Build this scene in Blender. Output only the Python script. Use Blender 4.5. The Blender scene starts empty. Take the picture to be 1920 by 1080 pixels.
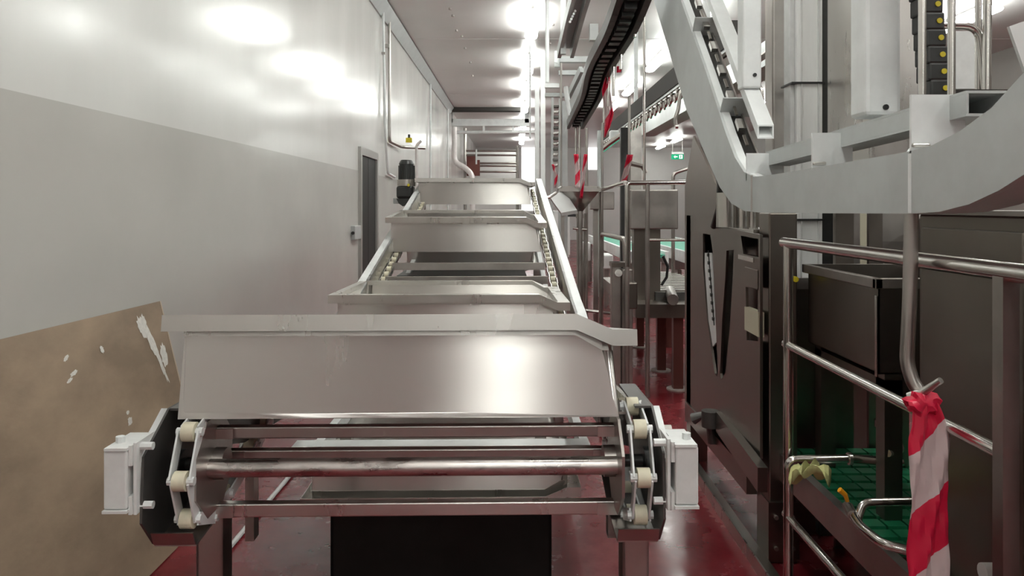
import bpy, bmesh, math, random
from mathutils import Vector, Matrix
random.seed(7)
S = bpy.context.scene
C = S.collection
R = math.radians

# ---------------------------------------------------------------- camera
# level camera 1.5 m above the floor, looking along +Y
F = 1400.0; VX = 967.0; VY = 388.0; H = 1.5
cam_d = bpy.data.cameras.new('camera'); cam = bpy.data.objects.new('camera', cam_d); C.objects.link(cam)
cam.location = (0, 0, H); cam.rotation_euler = (R(90), 0, 0)
cam_d.sensor_width = 36; cam_d.lens = F/1920*36
cam_d.shift_x = -(VX-960)/1920; cam_d.shift_y = -(540-VY)/1920
cam_d.clip_start = 0.02; cam_d.clip_end = 200
S.camera = cam
# ---------------------------------------------------------------- world, exposure
w = bpy.data.worlds.new('world'); S.world = w; w.use_nodes = True
w.node_tree.nodes['Background'].inputs[0].default_value = (0.8, 0.85, 0.9, 1)
w.node_tree.nodes['Background'].inputs[1].default_value = 0.3
S.view_settings.view_transform = 'Standard'; S.view_settings.look = 'None'
S.view_settings.gamma = 1; S.view_settings.use_curve_mapping = False
S.view_settings.exposure = 0.0
LAMP = 34.0          # emission of the ceiling lamps' diffusers

# ---------------------------------------------------------------- materials
MATS = {}
def mat(name, col, rough=0.5, metal=0.0, var=0.0, scale=8.0, stretch=(1,1,1), rvar=0.0, bump=0.0, bscale=None, spec=0.5, col2=None, lo=0.35, hi=0.65, emit=None, aniso=0):
    m = bpy.data.materials.new(name); m.use_nodes = True
    nt = m.node_tree; N = nt.nodes; L = nt.links; b = N['Principled BSDF']
    b.inputs['Roughness'].default_value = rough; b.inputs['Metallic'].default_value = metal
    b.inputs['Specular IOR Level'].default_value = spec
    b.inputs['Base Color'].default_value = (*col, 1)
    if emit:
        b.inputs['Emission Color'].default_value = (*emit[0], 1); b.inputs['Emission Strength'].default_value = emit[1]
    if var or rvar or bump or col2:
        tc = N.new('ShaderNodeTexCoord'); mp = N.new('ShaderNodeMapping'); mp.inputs['Scale'].default_value = stretch
        geo = N.new('ShaderNodeNewGeometry')
        L.new(geo.outputs['Position'], mp.inputs['Vector'])
        nz = N.new('ShaderNodeTexNoise'); nz.inputs['Scale'].default_value = scale; nz.inputs['Detail'].default_value = 6
        nz.inputs['Roughness'].default_value = 0.6
        L.new(mp.outputs[0], nz.inputs['Vector'])
        if var or col2:
            cr = N.new('ShaderNodeValToRGB'); cr.color_ramp.elements[0].position = lo; cr.color_ramp.elements[1].position = hi
            a = tuple(max(0, c*(1-var)) for c in col); z = col2 if col2 else tuple(min(1, c*(1+var)) for c in col)
            cr.color_ramp.elements[0].color = (*a, 1); cr.color_ramp.elements[1].color = (*z, 1)
            L.new(nz.outputs['Fac'], cr.inputs['Fac']); L.new(cr.outputs[0], b.inputs['Base Color'])
        if rvar:
            mr = N.new('ShaderNodeMapRange'); mr.inputs[1].default_value = 0.3; mr.inputs[2].default_value = 0.7
            mr.inputs[3].default_value = max(0.02, rough-rvar); mr.inputs[4].default_value = rough+rvar
            L.new(nz.outputs['Fac'], mr.inputs[0]); L.new(mr.outputs[0], b.inputs['Roughness'])
        if bump:
            n2 = N.new('ShaderNodeTexNoise'); n2.inputs['Scale'].default_value = bscale or scale; n2.inputs['Detail'].default_value = 3
            L.new(mp.outputs[0], n2.inputs['Vector'])
            bp = N.new('ShaderNodeBump'); bp.inputs['Strength'].default_value = bump; bp.inputs['Distance'].default_value = 0.01
            L.new(n2.outputs['Fac'], bp.inputs['Height']); L.new(bp.outputs[0], b.inputs['Normal'])
    if aniso:
        b.inputs['Anisotropic'].default_value = aniso
        cv = N.new('ShaderNodeCombineXYZ'); cv.inputs[0].default_value = 0.02; cv.inputs[1].default_value = 0.1; cv.inputs[2].default_value = 1.0; L.new(cv.outputs[0], b.inputs['Tangent'])
    MATS[name] = m
    return m
mat('wall', (0.68, 0.68, 0.655), 0.2, 0, var=0.03, scale=1.2, rvar=0.06, bump=0.09, bscale=6, stretch=(1, 1, 0.3), spec=0.9)
mat('wall_brown', (0.17, 0.15, 0.135), 0.5, 0, var=0.1, scale=1)
mat('wall_lower', (0.51, 0.50, 0.47), 0.2, 0, var=0.03, scale=1.2, rvar=0.05, spec=0.8)
mat('wall_far', (0.78, 0.78, 0.76), 0.35, 0, var=0.03, scale=1)
mat('ceiling', (0.72, 0.70, 0.69), 0.35, 0, var=0.03, scale=0.8)
mat('floor', (0.15, 0.010, 0.016), 0.24, 0, var=0.3, scale=2.2, rvar=0.12, bump=0.06, bscale=9, col2=(0.22, 0.028, 0.034), lo=0.4, hi=0.75, spec=0.35)
mat('steel', (0.58, 0.56, 0.53), 0.30, 1.0, var=0.025, scale=4, stretch=(3, 3, 0.6), rvar=0.05)
mat('steel_pan', (0.66, 0.64, 0.61), 0.29, 1.0, var=0.015, scale=2, stretch=(3, 3, 0.3), rvar=0.02, aniso=0.95)
mat('steel_dull', (0.42, 0.395, 0.37), 0.36, 1.0, var=0.12, scale=5, rvar=0.08)
mat('steel_dark', (0.25, 0.225, 0.20), 0.32, 1.0, var=0.07, scale=2, rvar=0.04)
mat('steel_tube', (0.60, 0.58, 0.55), 0.18, 1.0, var=0.06, scale=12)
mat('shaft', (0.45, 0.42, 0.40), 0.3, 1.0, var=0.35, scale=26, stretch=(0.4, 1, 1), rvar=0.1, lo=0.3, hi=0.55)
mat('galv', (0.47, 0.49, 0.485), 0.45, 0.3, var=0.10, scale=5, rvar=0.1)
mat('galv_light', (0.72, 0.74, 0.735), 0.45, 0.15, var=0.08, scale=6, rvar=0.08)
mat('grey_paint', (0.66, 0.67, 0.66), 0.5, 0.0, var=0.06, scale=20)
mat('guard', (0.115, 0.11, 0.105), 0.42, 0.7, var=0.15, scale=8)
mat('black', (0.012, 0.012, 0.013), 0.4)
mat('black_paint', (0.02, 0.021, 0.02), 0.35, 0, var=0.2, scale=20)
mat('box_black', (0.014, 0.012, 0.011), 0.55, 0, var=0.2, scale=6, spec=0.2)
mat('dark_rail', (0.075, 0.073, 0.07), 0.4, 0.6, var=0.15, scale=6)
mat('nylon', (0.62, 0.58, 0.44), 0.45, 0, var=0.08, scale=30)
mat('white_plastic', (0.72, 0.73, 0.72), 0.4, 0, var=0.03, scale=5)
mat('film_white', (0.82, 0.83, 0.82), 0.22, 0, var=0.05, scale=5, bump=0.08, bscale=20, stretch=(3, 3, 0.4))
mat('cream', (0.56, 0.53, 0.40), 0.4)
mat('board', (0.27, 0.20, 0.14), 0.62, 0, var=0.22, scale=2.6, rvar=0.1, bump=0.1, bscale=25, stretch=(1, 0.8, 1.6), spec=0.25)
mat('board_edge', (0.46, 0.38, 0.29), 0.7)
mat('paint_smear', (0.62, 0.60, 0.56), 0.6, 0, var=0.1, scale=60)
mat('door_dark', (0.02, 0.02, 0.019), 0.45, 0, spec=0.2, var=0.1, scale=3)
mat('door_frame', (0.40, 0.39, 0.37), 0.35, 0.5)
mat('green_belt', (0.008, 0.17, 0.075), 0.35, 0, var=0.15, scale=10)
mat('green_far', (0.05, 0.36, 0.24), 0.4)
mat('yellow', (0.60, 0.50, 0.02), 0.4)
mat('orange', (0.85, 0.36, 0.01), 0.35)
mat('yellow_cloth', (0.46, 0.46, 0.20), 0.8, 0, var=0.2, scale=14)
mat('red_dark', (0.16, 0.06, 0.05), 0.4, 0.6)
mat('concrete', (0.30, 0.27, 0.25), 0.7, 0, var=0.25, scale=20)
mat('sign_green', (0.0, 0.26, 0.12), 0.4, emit=((0.0, 0.35, 0.17), 0.5))
mat('sign_white', (0.8, 0.8, 0.8), 0.4, emit=((0.9, 1, 0.95), 0.7))
mat('lamp', (0.9, 0.9, 0.9), 0.4, emit=((0.97, 1.0, 0.95), LAMP))
mat('lit_window', (0.9, 0.9, 0.9), 0.4, emit=((1.0, 1.0, 0.98), 1.6))
mat('insulation', (0.70, 0.66, 0.65), 0.4, 0.2, var=0.06, scale=14, bump=0.3, bscale=18)
mat('beam_dark', (0.06, 0.057, 0.054), 0.8, 0.0, spec=0.1)

def tape_material():
    m = bpy.data.materials.new('barrier_tape'); m.use_nodes = True
    nt = m.node_tree; N = nt.nodes; L = nt.links; b = N['Principled BSDF']
    uv = N.new('ShaderNodeUVMap'); uv.uv_map = 'uv'
    sp = N.new('ShaderNodeSeparateXYZ'); L.new(uv.outputs[0], sp.inputs[0])
    a = N.new('ShaderNodeMath'); a.operation = 'MULTIPLY_ADD'; a.inputs[1].default_value = -0.31
    L.new(sp.outputs['X'], a.inputs[0]); L.new(sp.outputs['Y'], a.inputs[2])
    fr = N.new('ShaderNodeMath'); fr.operation = 'FRACT'; L.new(a.outputs[0], fr.inputs[0])
    gt = N.new('ShaderNodeMath'); gt.operation = 'GREATER_THAN'; gt.inputs[1].default_value = 0.5; L.new(fr.outputs[0], gt.inputs[0])
    mx = N.new('ShaderNodeMix'); mx.data_type = 'RGBA'
    mx.inputs[6].default_value = (0.62, 0.50, 0.50, 1); mx.inputs[7].default_value = (0.60, 0.012, 0.05, 1)
    L.new(gt.outputs[0], mx.inputs[0]); L.new(mx.outputs[2], b.inputs['Base Color'])
    b.inputs['Roughness'].default_value = 0.35; b.inputs['Transmission Weight'].default_value = 0.0
    MATS['tape'] = m
tape_material()

# ---------------------------------------------------------------- helpers
def P(px, py, Y): return Vector(((px-VX)/F*Y, Y, H-(py-VY)/F*Y))
def PX(px, py, X): return P(px, py, X*F/(px-VX))
def PF(px, py, z=0.0): return P(px, py, (H-z)*F/(py-VY))

class MB:
    def __init__(self, T=None): self.v = []; self.f = []; self.T = T; self.uv = None; self.flat = False
    def add(self, vs, fs):
        n = len(self.v); self.v += [Vector(p) for p in vs]; self.f += [tuple(i+n for i in f) for f in fs]; return self
    def box(self, a, b):
        x0, y0, z0 = (min(a[i], b[i]) for i in range(3)); x1, y1, z1 = (max(a[i], b[i]) for i in range(3))
        return self.add([(x0,y0,z0),(x1,y0,z0),(x1,y1,z0),(x0,y1,z0),(x0,y0,z1),(x1,y0,z1),(x1,y1,z1),(x0,y1,z1)],
            [(0,3,2,1),(4,5,6,7),(0,1,5,4),(1,2,6,5),(2,3,7,6),(3,0,4,7)])
    def cbox(self, c, s): return self.box((c[0]-s[0]/2, c[1]-s[1]/2, c[2]-s[2]/2), (c[0]+s[0]/2, c[1]+s[1]/2, c[2]+s[2]/2))
    def bevbox(self, a, b, r):
        # box with chamfered edges
        bm = bmesh.new()
        x0, y0, z0 = (min(a[i], b[i]) for i in range(3)); x1, y1, z1 = (max(a[i], b[i]) for i in range(3))
        vs = [bm.verts.new(p) for p in [(x0,y0,z0),(x1,y0,z0),(x1,y1,z0),(x0,y1,z0),(x0,y0,z1),(x1,y0,z1),(x1,y1,z1),(x0,y1,z1)]]
        for f in [(0,3,2,1),(4,5,6,7),(0,1,5,4),(1,2,6,5),(2,3,7,6),(3,0,4,7)]: bm.faces.new([vs[i] for i in f])
        bmesh.ops.bevel(bm, geom=list(bm.edges), offset=r, segments=2, affect='EDGES', profile=0.5)
        self.flat = True
        return self.bm(bm)
    def bm(self, bm):
        bm.verts.index_update()
        self.add([v.co.copy() for v in bm.verts], [tuple(v.index for v in f.verts) for f in bm.faces]); bm.free(); return self
    def prism(self, poly, axis, a, b):
        # poly: 2D points in the plane normal to axis; x:(y,z) y:(x,z) z:(x,y)
        def mk(p, t): return {'x': (t, p[0], p[1]), 'y': (p[0], t, p[1]), 'z': (p[0], p[1], t)}[axis]
        n = len(poly)
        return self.add([mk(p, a) for p in poly]+[mk(p, b) for p in poly],
            [tuple(range(n-1, -1, -1)), tuple(range(n, 2*n))]+[(i, (i+1) % n, n+(i+1) % n, n+i) for i in range(n)])
    def strip(self, up, lo, axis, a, b):
        # like prism, between an upper and a lower polyline with the same number of points (quads, safe for concave shapes)
        def mk(p, t): return {'x': (t, p[0], p[1]), 'y': (p[0], t, p[1]), 'z': (p[0], p[1], t)}[axis]
        n = len(up); vs = []
        for i in range(n): vs += [mk(up[i], a), mk(lo[i], a), mk(up[i], b), mk(lo[i], b)]
        fs = [(0,2,3,1), ((n-1)*4, (n-1)*4+1, (n-1)*4+3, (n-1)*4+2)]
        for i in range(n-1):
            p, q = i*4, i*4+4
            fs += [(p, p+1, q+1, q), (p+2, q+2, q+3, p+3), (p, q, q+2, p+2), (p+1, p+3, q+3, q+1)]
        return self.add(vs, fs)
    def tube(self, pts, r, n=10, cap=True, r2=None):
        pts = [Vector(p) for p in pts]; m = len(pts); rings = []
        up = None
        for i, p in enumerate(pts):
            t = (pts[min(i+1, m-1)]-pts[max(i-1, 0)]).normalized()
            if up is None:
                up = t.orthogonal().normalized()
            up = (up - t*up.dot(t)).normalized(); s = t.cross(up)
            rr = r if r2 is None else r+(r2-r)*i/(m-1)
            # widen at corners
            rings.append([p+(up*math.cos(2*math.pi*k/n)+s*math.sin(2*math.pi*k/n))*rr for k in range(n)])
        vs = [q for ring in rings for q in ring]
        fs = [(i*n+k, i*n+(k+1) % n, (i+1)*n+(k+1) % n, (i+1)*n+k) for i in range(m-1) for k in range(n)]
        if cap: fs += [tuple(range(n-1, -1, -1)), tuple(range((m-1)*n, m*n))]
        return self.add(vs, fs)
    def cyl(self, a, b, r, n=14): return self.tube([a, b], r, n)
    def bar(self, a, b, wx, wz, up=(0,0,1)):
        # rectangular bar from a to b
        a, b = Vector(a), Vector(b); t = (b-a).normalized(); u = Vector(up); u = (u-t*u.dot(t)).normalized(); s = t.cross(u)
        vs = []
        for p in (a, b):
            for (i, j) in ((-1,-1),(1,-1),(1,1),(-1,1)): vs.append(p+s*(i*wx/2)+u*(j*wz/2))
        return self.add(vs, [(0,1,2,3),(7,6,5,4),(0,4,5,1),(1,5,6,2),(2,6,7,3),(3,7,4,0)])
    def build(self, name, m, parent=None, smooth=True, bevel=0, solid=0):
        vs = [self.T(v) for v in self.v] if self.T else self.v
        lo = Vector([min(v[i] for v in vs) for i in range(3)]); hi = Vector([max(v[i] for v in vs) for i in range(3)])
        c = Vector(((lo.x+hi.x)/2, (lo.y+hi.y)/2, lo.z))
        me = bpy.data.meshes.new(name); me.from_pydata([v-c for v in vs], [], self.f); me.update()
        bm = bmesh.new(); bm.from_mesh(me); bmesh.ops.recalc_face_normals(bm, faces=list(bm.faces)); bm.to_mesh(me); bm.free()
        if self.uv:
            l = me.uv_layers.new(name='uv')
            for lp in me.loops: l.data[lp.index].uv = self.uv[lp.vertex_index]
        me.materials.append(MATS[m] if isinstance(m, str) else m)
        if smooth and not self.flat:
            for p in me.polygons: p.use_smooth = True
            me.set_sharp_from_angle(angle=R(35))
        o = bpy.data.objects.new(name, me); C.objects.link(o)
        if parent: o.parent = parent; o.location = c-wloc(parent)
        else: o.location = c
        if solid:
            md = o.modifiers.new('thickness', 'SOLIDIFY'); md.thickness = solid; md.offset = -1
        if bevel:
            md = o.modifiers.new('bevel', 'BEVEL'); md.width = bevel; md.segments = 2; md.limit_method = 'ANGLE'
        return o
def wloc(o):
    v = o.location.copy()
    while o.parent: o = o.parent; v += o.location
    return v
def tag(o, label, cat, group=None):
    o['label'] = label; o['category'] = cat
    if group: o['group'] = group
    return o
def thing(name, label, cat, loc=(0,0,0), group=None):
    o = bpy.data.objects.new(name, None); C.objects.link(o); o.location = loc; o.empty_display_size = 0.1
    return tag(o, label, cat, group)
def struct(o): o['kind'] = 'structure'; return o
def dup(o, delta=(0,0,0), parent=None, label=None):
    c = o.copy(); C.objects.link(c); c.location = o.location+Vector(delta); c.parent = parent
    if label: c['label'] = label
    for ch in list(o.children): dup(ch, (0,0,0), c)
    return c
def bend(pts, r=0.05, n=5):
    # round the inner corners of a polyline
    pts = [Vector(p) for p in pts]; out = [pts[0]]
    for i in range(1, len(pts)-1):
        a, b, c = pts[i-1], pts[i], pts[i+1]
        d1 = (a-b); d2 = (c-b); q = min(r, d1.length*0.45, d2.length*0.45)
        p, s = b+d1.normalized()*q, b+d2.normalized()*q
        for k in range(n+1):
            t = k/n; out.append(p*(1-t)**2+b*2*t*(1-t)+s*t*t)
    out.append(pts[-1]); return out
def plate(outline, holes, axis, a, b, name, m, parent=None):
    # flat plate with cut-outs: 2D filled curve, extruded
    cu = bpy.data.curves.new('tmp', 'CURVE'); cu.dimensions = '2D'; cu.fill_mode = 'BOTH'; cu.extrude = abs(b-a)/2
    for loop in [outline]+holes:
        s = cu.splines.new('POLY'); s.points.add(len(loop)-1); s.use_cyclic_u = True
        for p, q in zip(s.points, loop): p.co = (q[0], q[1], 0, 1)
    ob = bpy.data.objects.new('tmp', cu); C.objects.link(ob)
    dg = bpy.context.evaluated_depsgraph_get(); me = bpy.data.meshes.new_from_object(ob.evaluated_get(dg))
    mid = (a+b)/2; mb = MB()
    fn = {'x': lambda v: (mid+v.z, v.x, v.y), 'y': lambda v: (v.x, mid+v.z, v.y), 'z': lambda v: (v.x, v.y, mid+v.z)}[axis]
    mb.add([fn(v.co) for v in me.vertices], [tuple(p.vertices) for p in me.polygons])
    bpy.data.objects.remove(ob); bpy.data.curves.remove(cu); bpy.data.meshes.remove(me)
    return mb.build(name, m, parent)

# ================================================================ STRUCTURE
WL = -1.8; CE = 4.2; XR = 8.4; YB = -26.0; YF = 34.0
struct(MB().box((WL-0.1, YB-0.1, -0.1), (XR+0.1, YF+0.1, 0)).build('floor', 'floor', smooth=False))
ceil = struct(MB().box((WL-0.1, YB-0.1, CE), (XR+0.1, YF+0.1, CE+0.1)).build('ceiling', 'ceiling', smooth=False))
wl = struct(MB().box((WL-0.1, YB-0.1, 0), (WL, YF+0.1, CE)).build('wall_left', 'wall', smooth=False))
struct(MB().box((XR, YB-0.1, 0), (XR+0.1, YF+0.1, CE)).build('wall_right', 'wall_brown', smooth=False))
struct(MB().box((WL, YB-0.1, 0), (XR, YB, CE)).build('wall_back', 'wall_far', smooth=False))
struct(MB().box((WL, YF, 0), (XR, YF+0.1, CE)).build('wall_far', 'wall_far', smooth=False))
struct(MB().box((WL, 27.0, 0), (0.08, 27.1, 3.5)).build('wall_partition', 'wall_far', smooth=False))
struct(MB().prism([(WL+0.002, CE-0.02), (WL+0.002, CE-0.17), (WL+0.02, CE-0.17), (WL+0.13, CE-0.02)], 'y', YB, 20.3).build('trim_1', 'galv', smooth=False))
struct(MB().box((WL+0.002, 20.2, CE-0.10), (0.35, 20.5, CE-0.001)).build('trim_2', 'beam_dark', smooth=False))
# bolts sticking out of the ceiling panels
b0 = None
for px, py in ((844, 15), (849, 28), (856, 56), (866, 67), (872, 89), (882, 116), (886, 141), (1037, 45), (1031, 80)):
    Y = (CE-H)*F/(VY-py); p = P(px, py, Y)
    if b0 is None:
        b0 = MB().cyl((p.x, p.y, CE-0.025), (p.x, p.y, CE+0.005), 0.02, 8).build('bolt', 'steel_dull', ceil); bp0 = p
    else: dup(b0, (p.x-bp0.x, p.y-bp0.y, 0), ceil)
# ceiling seams
for Y in (6.0, 12.0, 18.0):
    MB().box((WL+0.2, Y-0.012, CE-0.004), (XR, Y+0.012, CE+0.002)).build('seam_strip', 'ceiling', ceil, smooth=False)
# wall panel joint strips
for Y in (3.0, 6.0):
    pass
MB().box((WL, YB, 0), (WL+0.003, 8.52, 1.915)).build('wall_panel', 'wall_lower', wl, smooth=False)
MB().box((WL, 9.60, 0), (WL+0.003, 20.0, 1.915)).build('wall_panel', 'wall_lower', wl, smooth=False)
# door in left wall (dark plastic strips in a steel frame)
d = thing('door_1', 'tall dark two-leaf door in the white left wall', 'door', (WL, 9.05, 0)); struct(d); del d['category']
ztop = 2.1
MB().box((WL-0.02, 8.52, 0), (WL+0.035, 8.60, ztop+0.09)).build('door_frame', 'door_frame', d)
MB().box((WL-0.02, 9.52, 0), (WL+0.035, 9.60, ztop+0.09)).build('door_frame', 'door_frame', d)
MB().box((WL-0.02, 8.60, ztop), (WL+0.035, 9.52, ztop+0.09)).build('door_frame', 'door_frame', d)
MB().bevbox((WL-0.01, 8.60, 0.01), (WL+0.012, 9.055, ztop), 0.005).build('door_leaf', 'door_dark', d)
MB().bevbox((WL-0.01, 9.065, 0.01), (WL+0.012, 9.52, ztop), 0.005).build('door_leaf', 'door_dark', d)

# ================================================================ CEILING LAMPS
ORD = ['first', 'second', 'third', 'fourth', 'fifth', 'sixth', 'seventh', 'eighth']
lamp0 = None
def lamp(x, y, label, group):
    global lamp0
    if lamp0 is None:
        t = thing('ceiling_lamp', label, 'ceiling lamp', (x, y, 4.02), group)
        h = MB(); h.box((x-0.045, y-0.66, 4.10), (x+0.045, y+0.66, 4.14)); h.cyl((x, y-0.45, 4.13), (x, y-0.45, 4.21), 0.012, 8); h.cyl((x, y+0.45, 4.13), (x, y+0.45, 4.21), 0.012, 8)
        h.build('housing', 'grey_paint', t)
        g = MB(); r = 0.095; n = 12; L = 0.72; rings = []
        for yy, k in ((-L, 0.55), (-L+0.03, 0.85), (-L+0.08, 1), (L-0.08, 1), (L-0.03, 0.85), (L, 0.55)):
            rings.append([(x+math.cos(2*math.pi*i/n)*r*k, y+yy, 4.06+math.sin(2*math.pi*i/n)*0.045*k) for i in range(n)])
        g.add([q for a in rings for q in a], [(i*n+k, i*n+(k+1) % n, (i+1)*n+(k+1) % n, (i+1)*n+k) for i in range(5) for k in range(n)]+[tuple(range(n)), tuple(range(5*n, 6*n))])
        g.build('diffuser', 'lamp', t)
        lamp0 = t
        return t
    c = dup(lamp0, (x-lamp0.location.x, y-lamp0.location.y, 0), None, label); c['group'] = group
    return c
for i, y in enumerate((10.6, 13.6, 16.4, 19.4, 23.0, 26.2, 29.6)):
    lamp(0.23, y, '%s nearest glowing lamp in the ceiling row over the pan conveyor' % ORD[i], 'ceiling lamps over the pan conveyor')
for i, y in enumerate((10.4, 13.3, 16.3, 19.4)):
    lamp(2.5, y, '%s nearest glowing lamp in the ceiling row above the hanging shackles' % ORD[i], 'ceiling lamps above the shackle line')
for i, y in enumerate((10.3, 28.8, 32.0)):
    lamp(6.2, y, ['single glowing ceiling lamp behind the bent steel tube', 'glowing ceiling lamp just above the exit sign, the nearer one', 'glowing ceiling lamp just above the exit sign, the farther one'][i], 'ceiling lamps over the far bay')
for x in (0.23, 2.5, 6.2):
    for y in (1.8, 4.8): lamp(x, y, 'glowing ceiling lamp above and behind the camera position', 'ceiling lamps out of view')
for x in (0.23, 2.5, 6.2):
    for y in ((-24, -20.5, -17, -13.5, -10, -7.0, -4.0, -1.2, 7.7) if x < 1 else (-10, -4.0, -1.2, 7.7)):
        lamp(x, y, 'glowing ceiling lamp above and behind the camera position', 'ceiling lamps out of view')
for y in (14, 19, 24): lamp(6.2, y, 'glowing ceiling lamp above and behind the camera position', 'ceiling lamps out of view')

# ================================================================ PAN CONVEYOR (own frame, turned 1.2 degrees)
CX = -0.185; YAW = (VX-938)/F
def T(v): return Vector((v[0]+CX-YAW*v[1], v[1]+YAW*(v[0]), v[2]))
# chain path (Y, z): end sprocket, gentle fall, then the incline
YC, ZC, RS = 1.64, 0.94, 0.12
def path_z(y):
    if y < 2.1: return 1.06-(y-1.64)*0.267
    if y < 3.1: return 0.937-(y-2.1)*0.017
    if y < 3.5: return 0.92+(y-3.1)**2/0.4*0.5*0.196
    return 0.9592+(y-3.5)*0.205
conv = thing('pan_conveyor', 'stainless steel inclined chain conveyor with open end shaft', 'conveyor', T((0, 1.8, 0)))
def cb(): return MB(T)
# --- side rails following the path
ys = [1.9, 2.5, 3.1, 3.3, 3.5, 4.5, 5.6, 6.9]
for sx, x in ((-1, -0.485), (1, 0.515)):
    up = [(y, path_z(y)+0.105) for y in ys]; lo = [(y, path_z(y)-0.03) for y in ys]
    up[0] = (1.9, path_z(1.9)+0.01); up[1] = (2.5, path_z(2.5)+0.02); up[2] = (3.1, path_z(3.1)+0.06)
    cb().strip(up, lo, 'x', x, x+sx*0.012).build('side_rail', 'steel', conv)
    up2 = [(u[0], u[1]) for u in up[2:]]; lo2 = [(u[0], u[1]-0.012) for u in up[2:]]
    cb().strip(up2, lo2, 'x', x, x+sx*0.05).build('rail_cap', 'galv_light', conv)
    # return rail
    lo3 = [(y, path_z(y)-0.30) for y in ys[1:]]; up3 = [(y, path_z(y)-0.25) for y in ys[1:]]
    cb().strip(up3, lo3, 'x', x-sx*0.05, x-sx*0.02).build('return_rail', 'galv_light', conv)
    # L-shaped chain track at the end
    yy = [1.62, 1.9, 2.5, 3.1]
    u = [(y, path_z(y)-0.012) for y in yy]
    cb().strip(u, [(a, b-0.075) for a, b in u], 'x', sx*0.462, sx*0.468).build('chain_track', 'guard', conv)
    cb().strip(u, [(a, b-0.006) for a, b in u], 'x', sx*0.40, sx*0.468).build('track_flange', 'steel_dull', conv)
    # legs
    for y in (1.84, 4.3, 6.7):
        top = path_z(y)-0.05 if y > 2 else 0.86
        m = cb(); xx = sx*0.515
        m.box((xx-0.032, y-0.03, 0.02), (xx+0.032, y-0.024, top)); m.box((xx-0.032, y-0.03, 0.02), (xx-0.026, y+0.03, top)); m.box((xx+0.026, y-0.03, 0.02), (xx+0.032, y+0.03, top))
        leg = m.build('leg', 'steel_dull', conv)
        cb().box((xx-0.055, y-0.055, 0.0), (xx+0.055, y+0.055, 0.02)).build('foot_plate', 'steel_dull', leg)
    cb().box((sx*0.49-0.012, 2.02, 0.60), (sx*0.49+0.012, 2.06, path_z(2.0)-0.05)).build('upright', 'steel', conv)
    # outer chain guard at the end: chamfered side plate with flanges
    xo = 0.514 if sx > 0 else -0.527
    poly = [(1.84, 1.062), (1.62, 1.066), (1.505, 1.0), (1.495, 0.87), (1.55, 0.805), (1.66, 0.815), (1.86, 0.88)]
    g = cb().prism(poly, 'x', xo, xo+sx*0.005).build('chain_guard', 'guard', conv)
    cb().prism([(1.84, 1.062), (1.62, 1.066), (1.62, 1.061), (1.84, 1.057)], 'x', xo, xo-sx*0.035).build('guard_flange', 'guard', g)
    cb().prism([(1.66, 0.815), (1.55, 0.805), (1.55, 0.80), (1.66, 0.81)], 'x', xo, xo-sx*0.085).build('guard_flange', 'steel_dull', g)
    cb().prism([(1.86, 0.88), (1.66, 0.815), (1.66, 0.81), (1.86, 0.875)], 'x', xo, xo-sx*0.085).build('guard_flange', 'guard', g)
    cb().prism([(1.55, 0.805), (1.545, 0.805), (1.53, 0.835), (1.535, 0.835)], 'x', xo, xo-sx*0.085).build('guard_lip', 'steel_dull', g)
    cb().prism([(1.62, 1.066), (1.505, 1.0), (1.503, 0.99), (1.62, 1.054)], 'x', xo+sx*0.005, xo+sx*0.018).build('guard_edge', 'galv_light', g)
    # take-up bearing box with bracket
    bx = cb().bevbox((xo+sx*0.020, 1.475, 0.906), (xo+sx*0.066, 1.57, 1.022), 0.004).build('bearing_box', 'grey_paint', conv)
    cb().box((xo+sx*0.018, 1.470, 1.0225), (xo+sx*0.062, 1.575, 1.028)).build('box_plate', 'grey_paint', bx)
    cb().box((xo+sx*0.018, 1.470, 0.900), (xo+sx*0.066, 1.575, 0.9055)).build('box_plate', 'grey_paint', bx)
    cb().box((xo+sx*0.006, 1.485, 0.892), (xo+sx*0.012, 1.60, 1.034)).build('bracket_plate', 'grey_paint', bx)
    cb().box((xo+sx*0.0125, 1.48, 0.990), (xo+sx*0.0195, 1.52, 1.030)).build('bracket_lug', 'grey_paint', bx)
    cb().box((xo+sx*0.0125, 1.48, 0.894), (xo+sx*0.0195, 1.52, 0.930)).build('bracket_lug', 'grey_paint', bx)
    for zz, aa in ((1.028, 1.040), (0.889, 0.900)):
        cb().cyl((xo+sx*0.05, 1.51, zz), (xo+sx*0.05, 1.51, aa), 0.009, 8).build('bolt', 'galv_light', bx)
    for zz in (1.022, 0.904):
        cb().cyl((xo+sx*0.006, 1.505, zz), (xo-sx*0.018, 1.505, zz), 0.008, 8).build('bolt', 'galv_light', bx)
    # sprocket: octagonal disc, hub
    n = 8
    oc = [(YC+RS*0.93*math.cos(2*math.pi*(i+0.5)/n), ZC+RS*0.93*math.sin(2*math.pi*(i+0.5)/n)) for i in range(n)]
    sp = cb().prism(oc, 'x', sx*0.437, sx*0.443).build('sprocket_plate', 'steel_dull', conv)
    cb().cyl((sx*0.438, YC, ZC), (sx*0.412, YC, ZC), 0.034, 20).build('hub', 'steel_dull', sp)
    cb().cyl((sx*0.440, YC, ZC), (sx*0.514, YC, ZC), 0.014, 12).build('stub_axle', 'black_paint', sp)
    cb().cyl((sx*0.498, YC-0.01, ZC), (sx*0.5115, YC-0.01, ZC), 0.034, 16).build('bearing', 'black_paint', sp)
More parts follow.
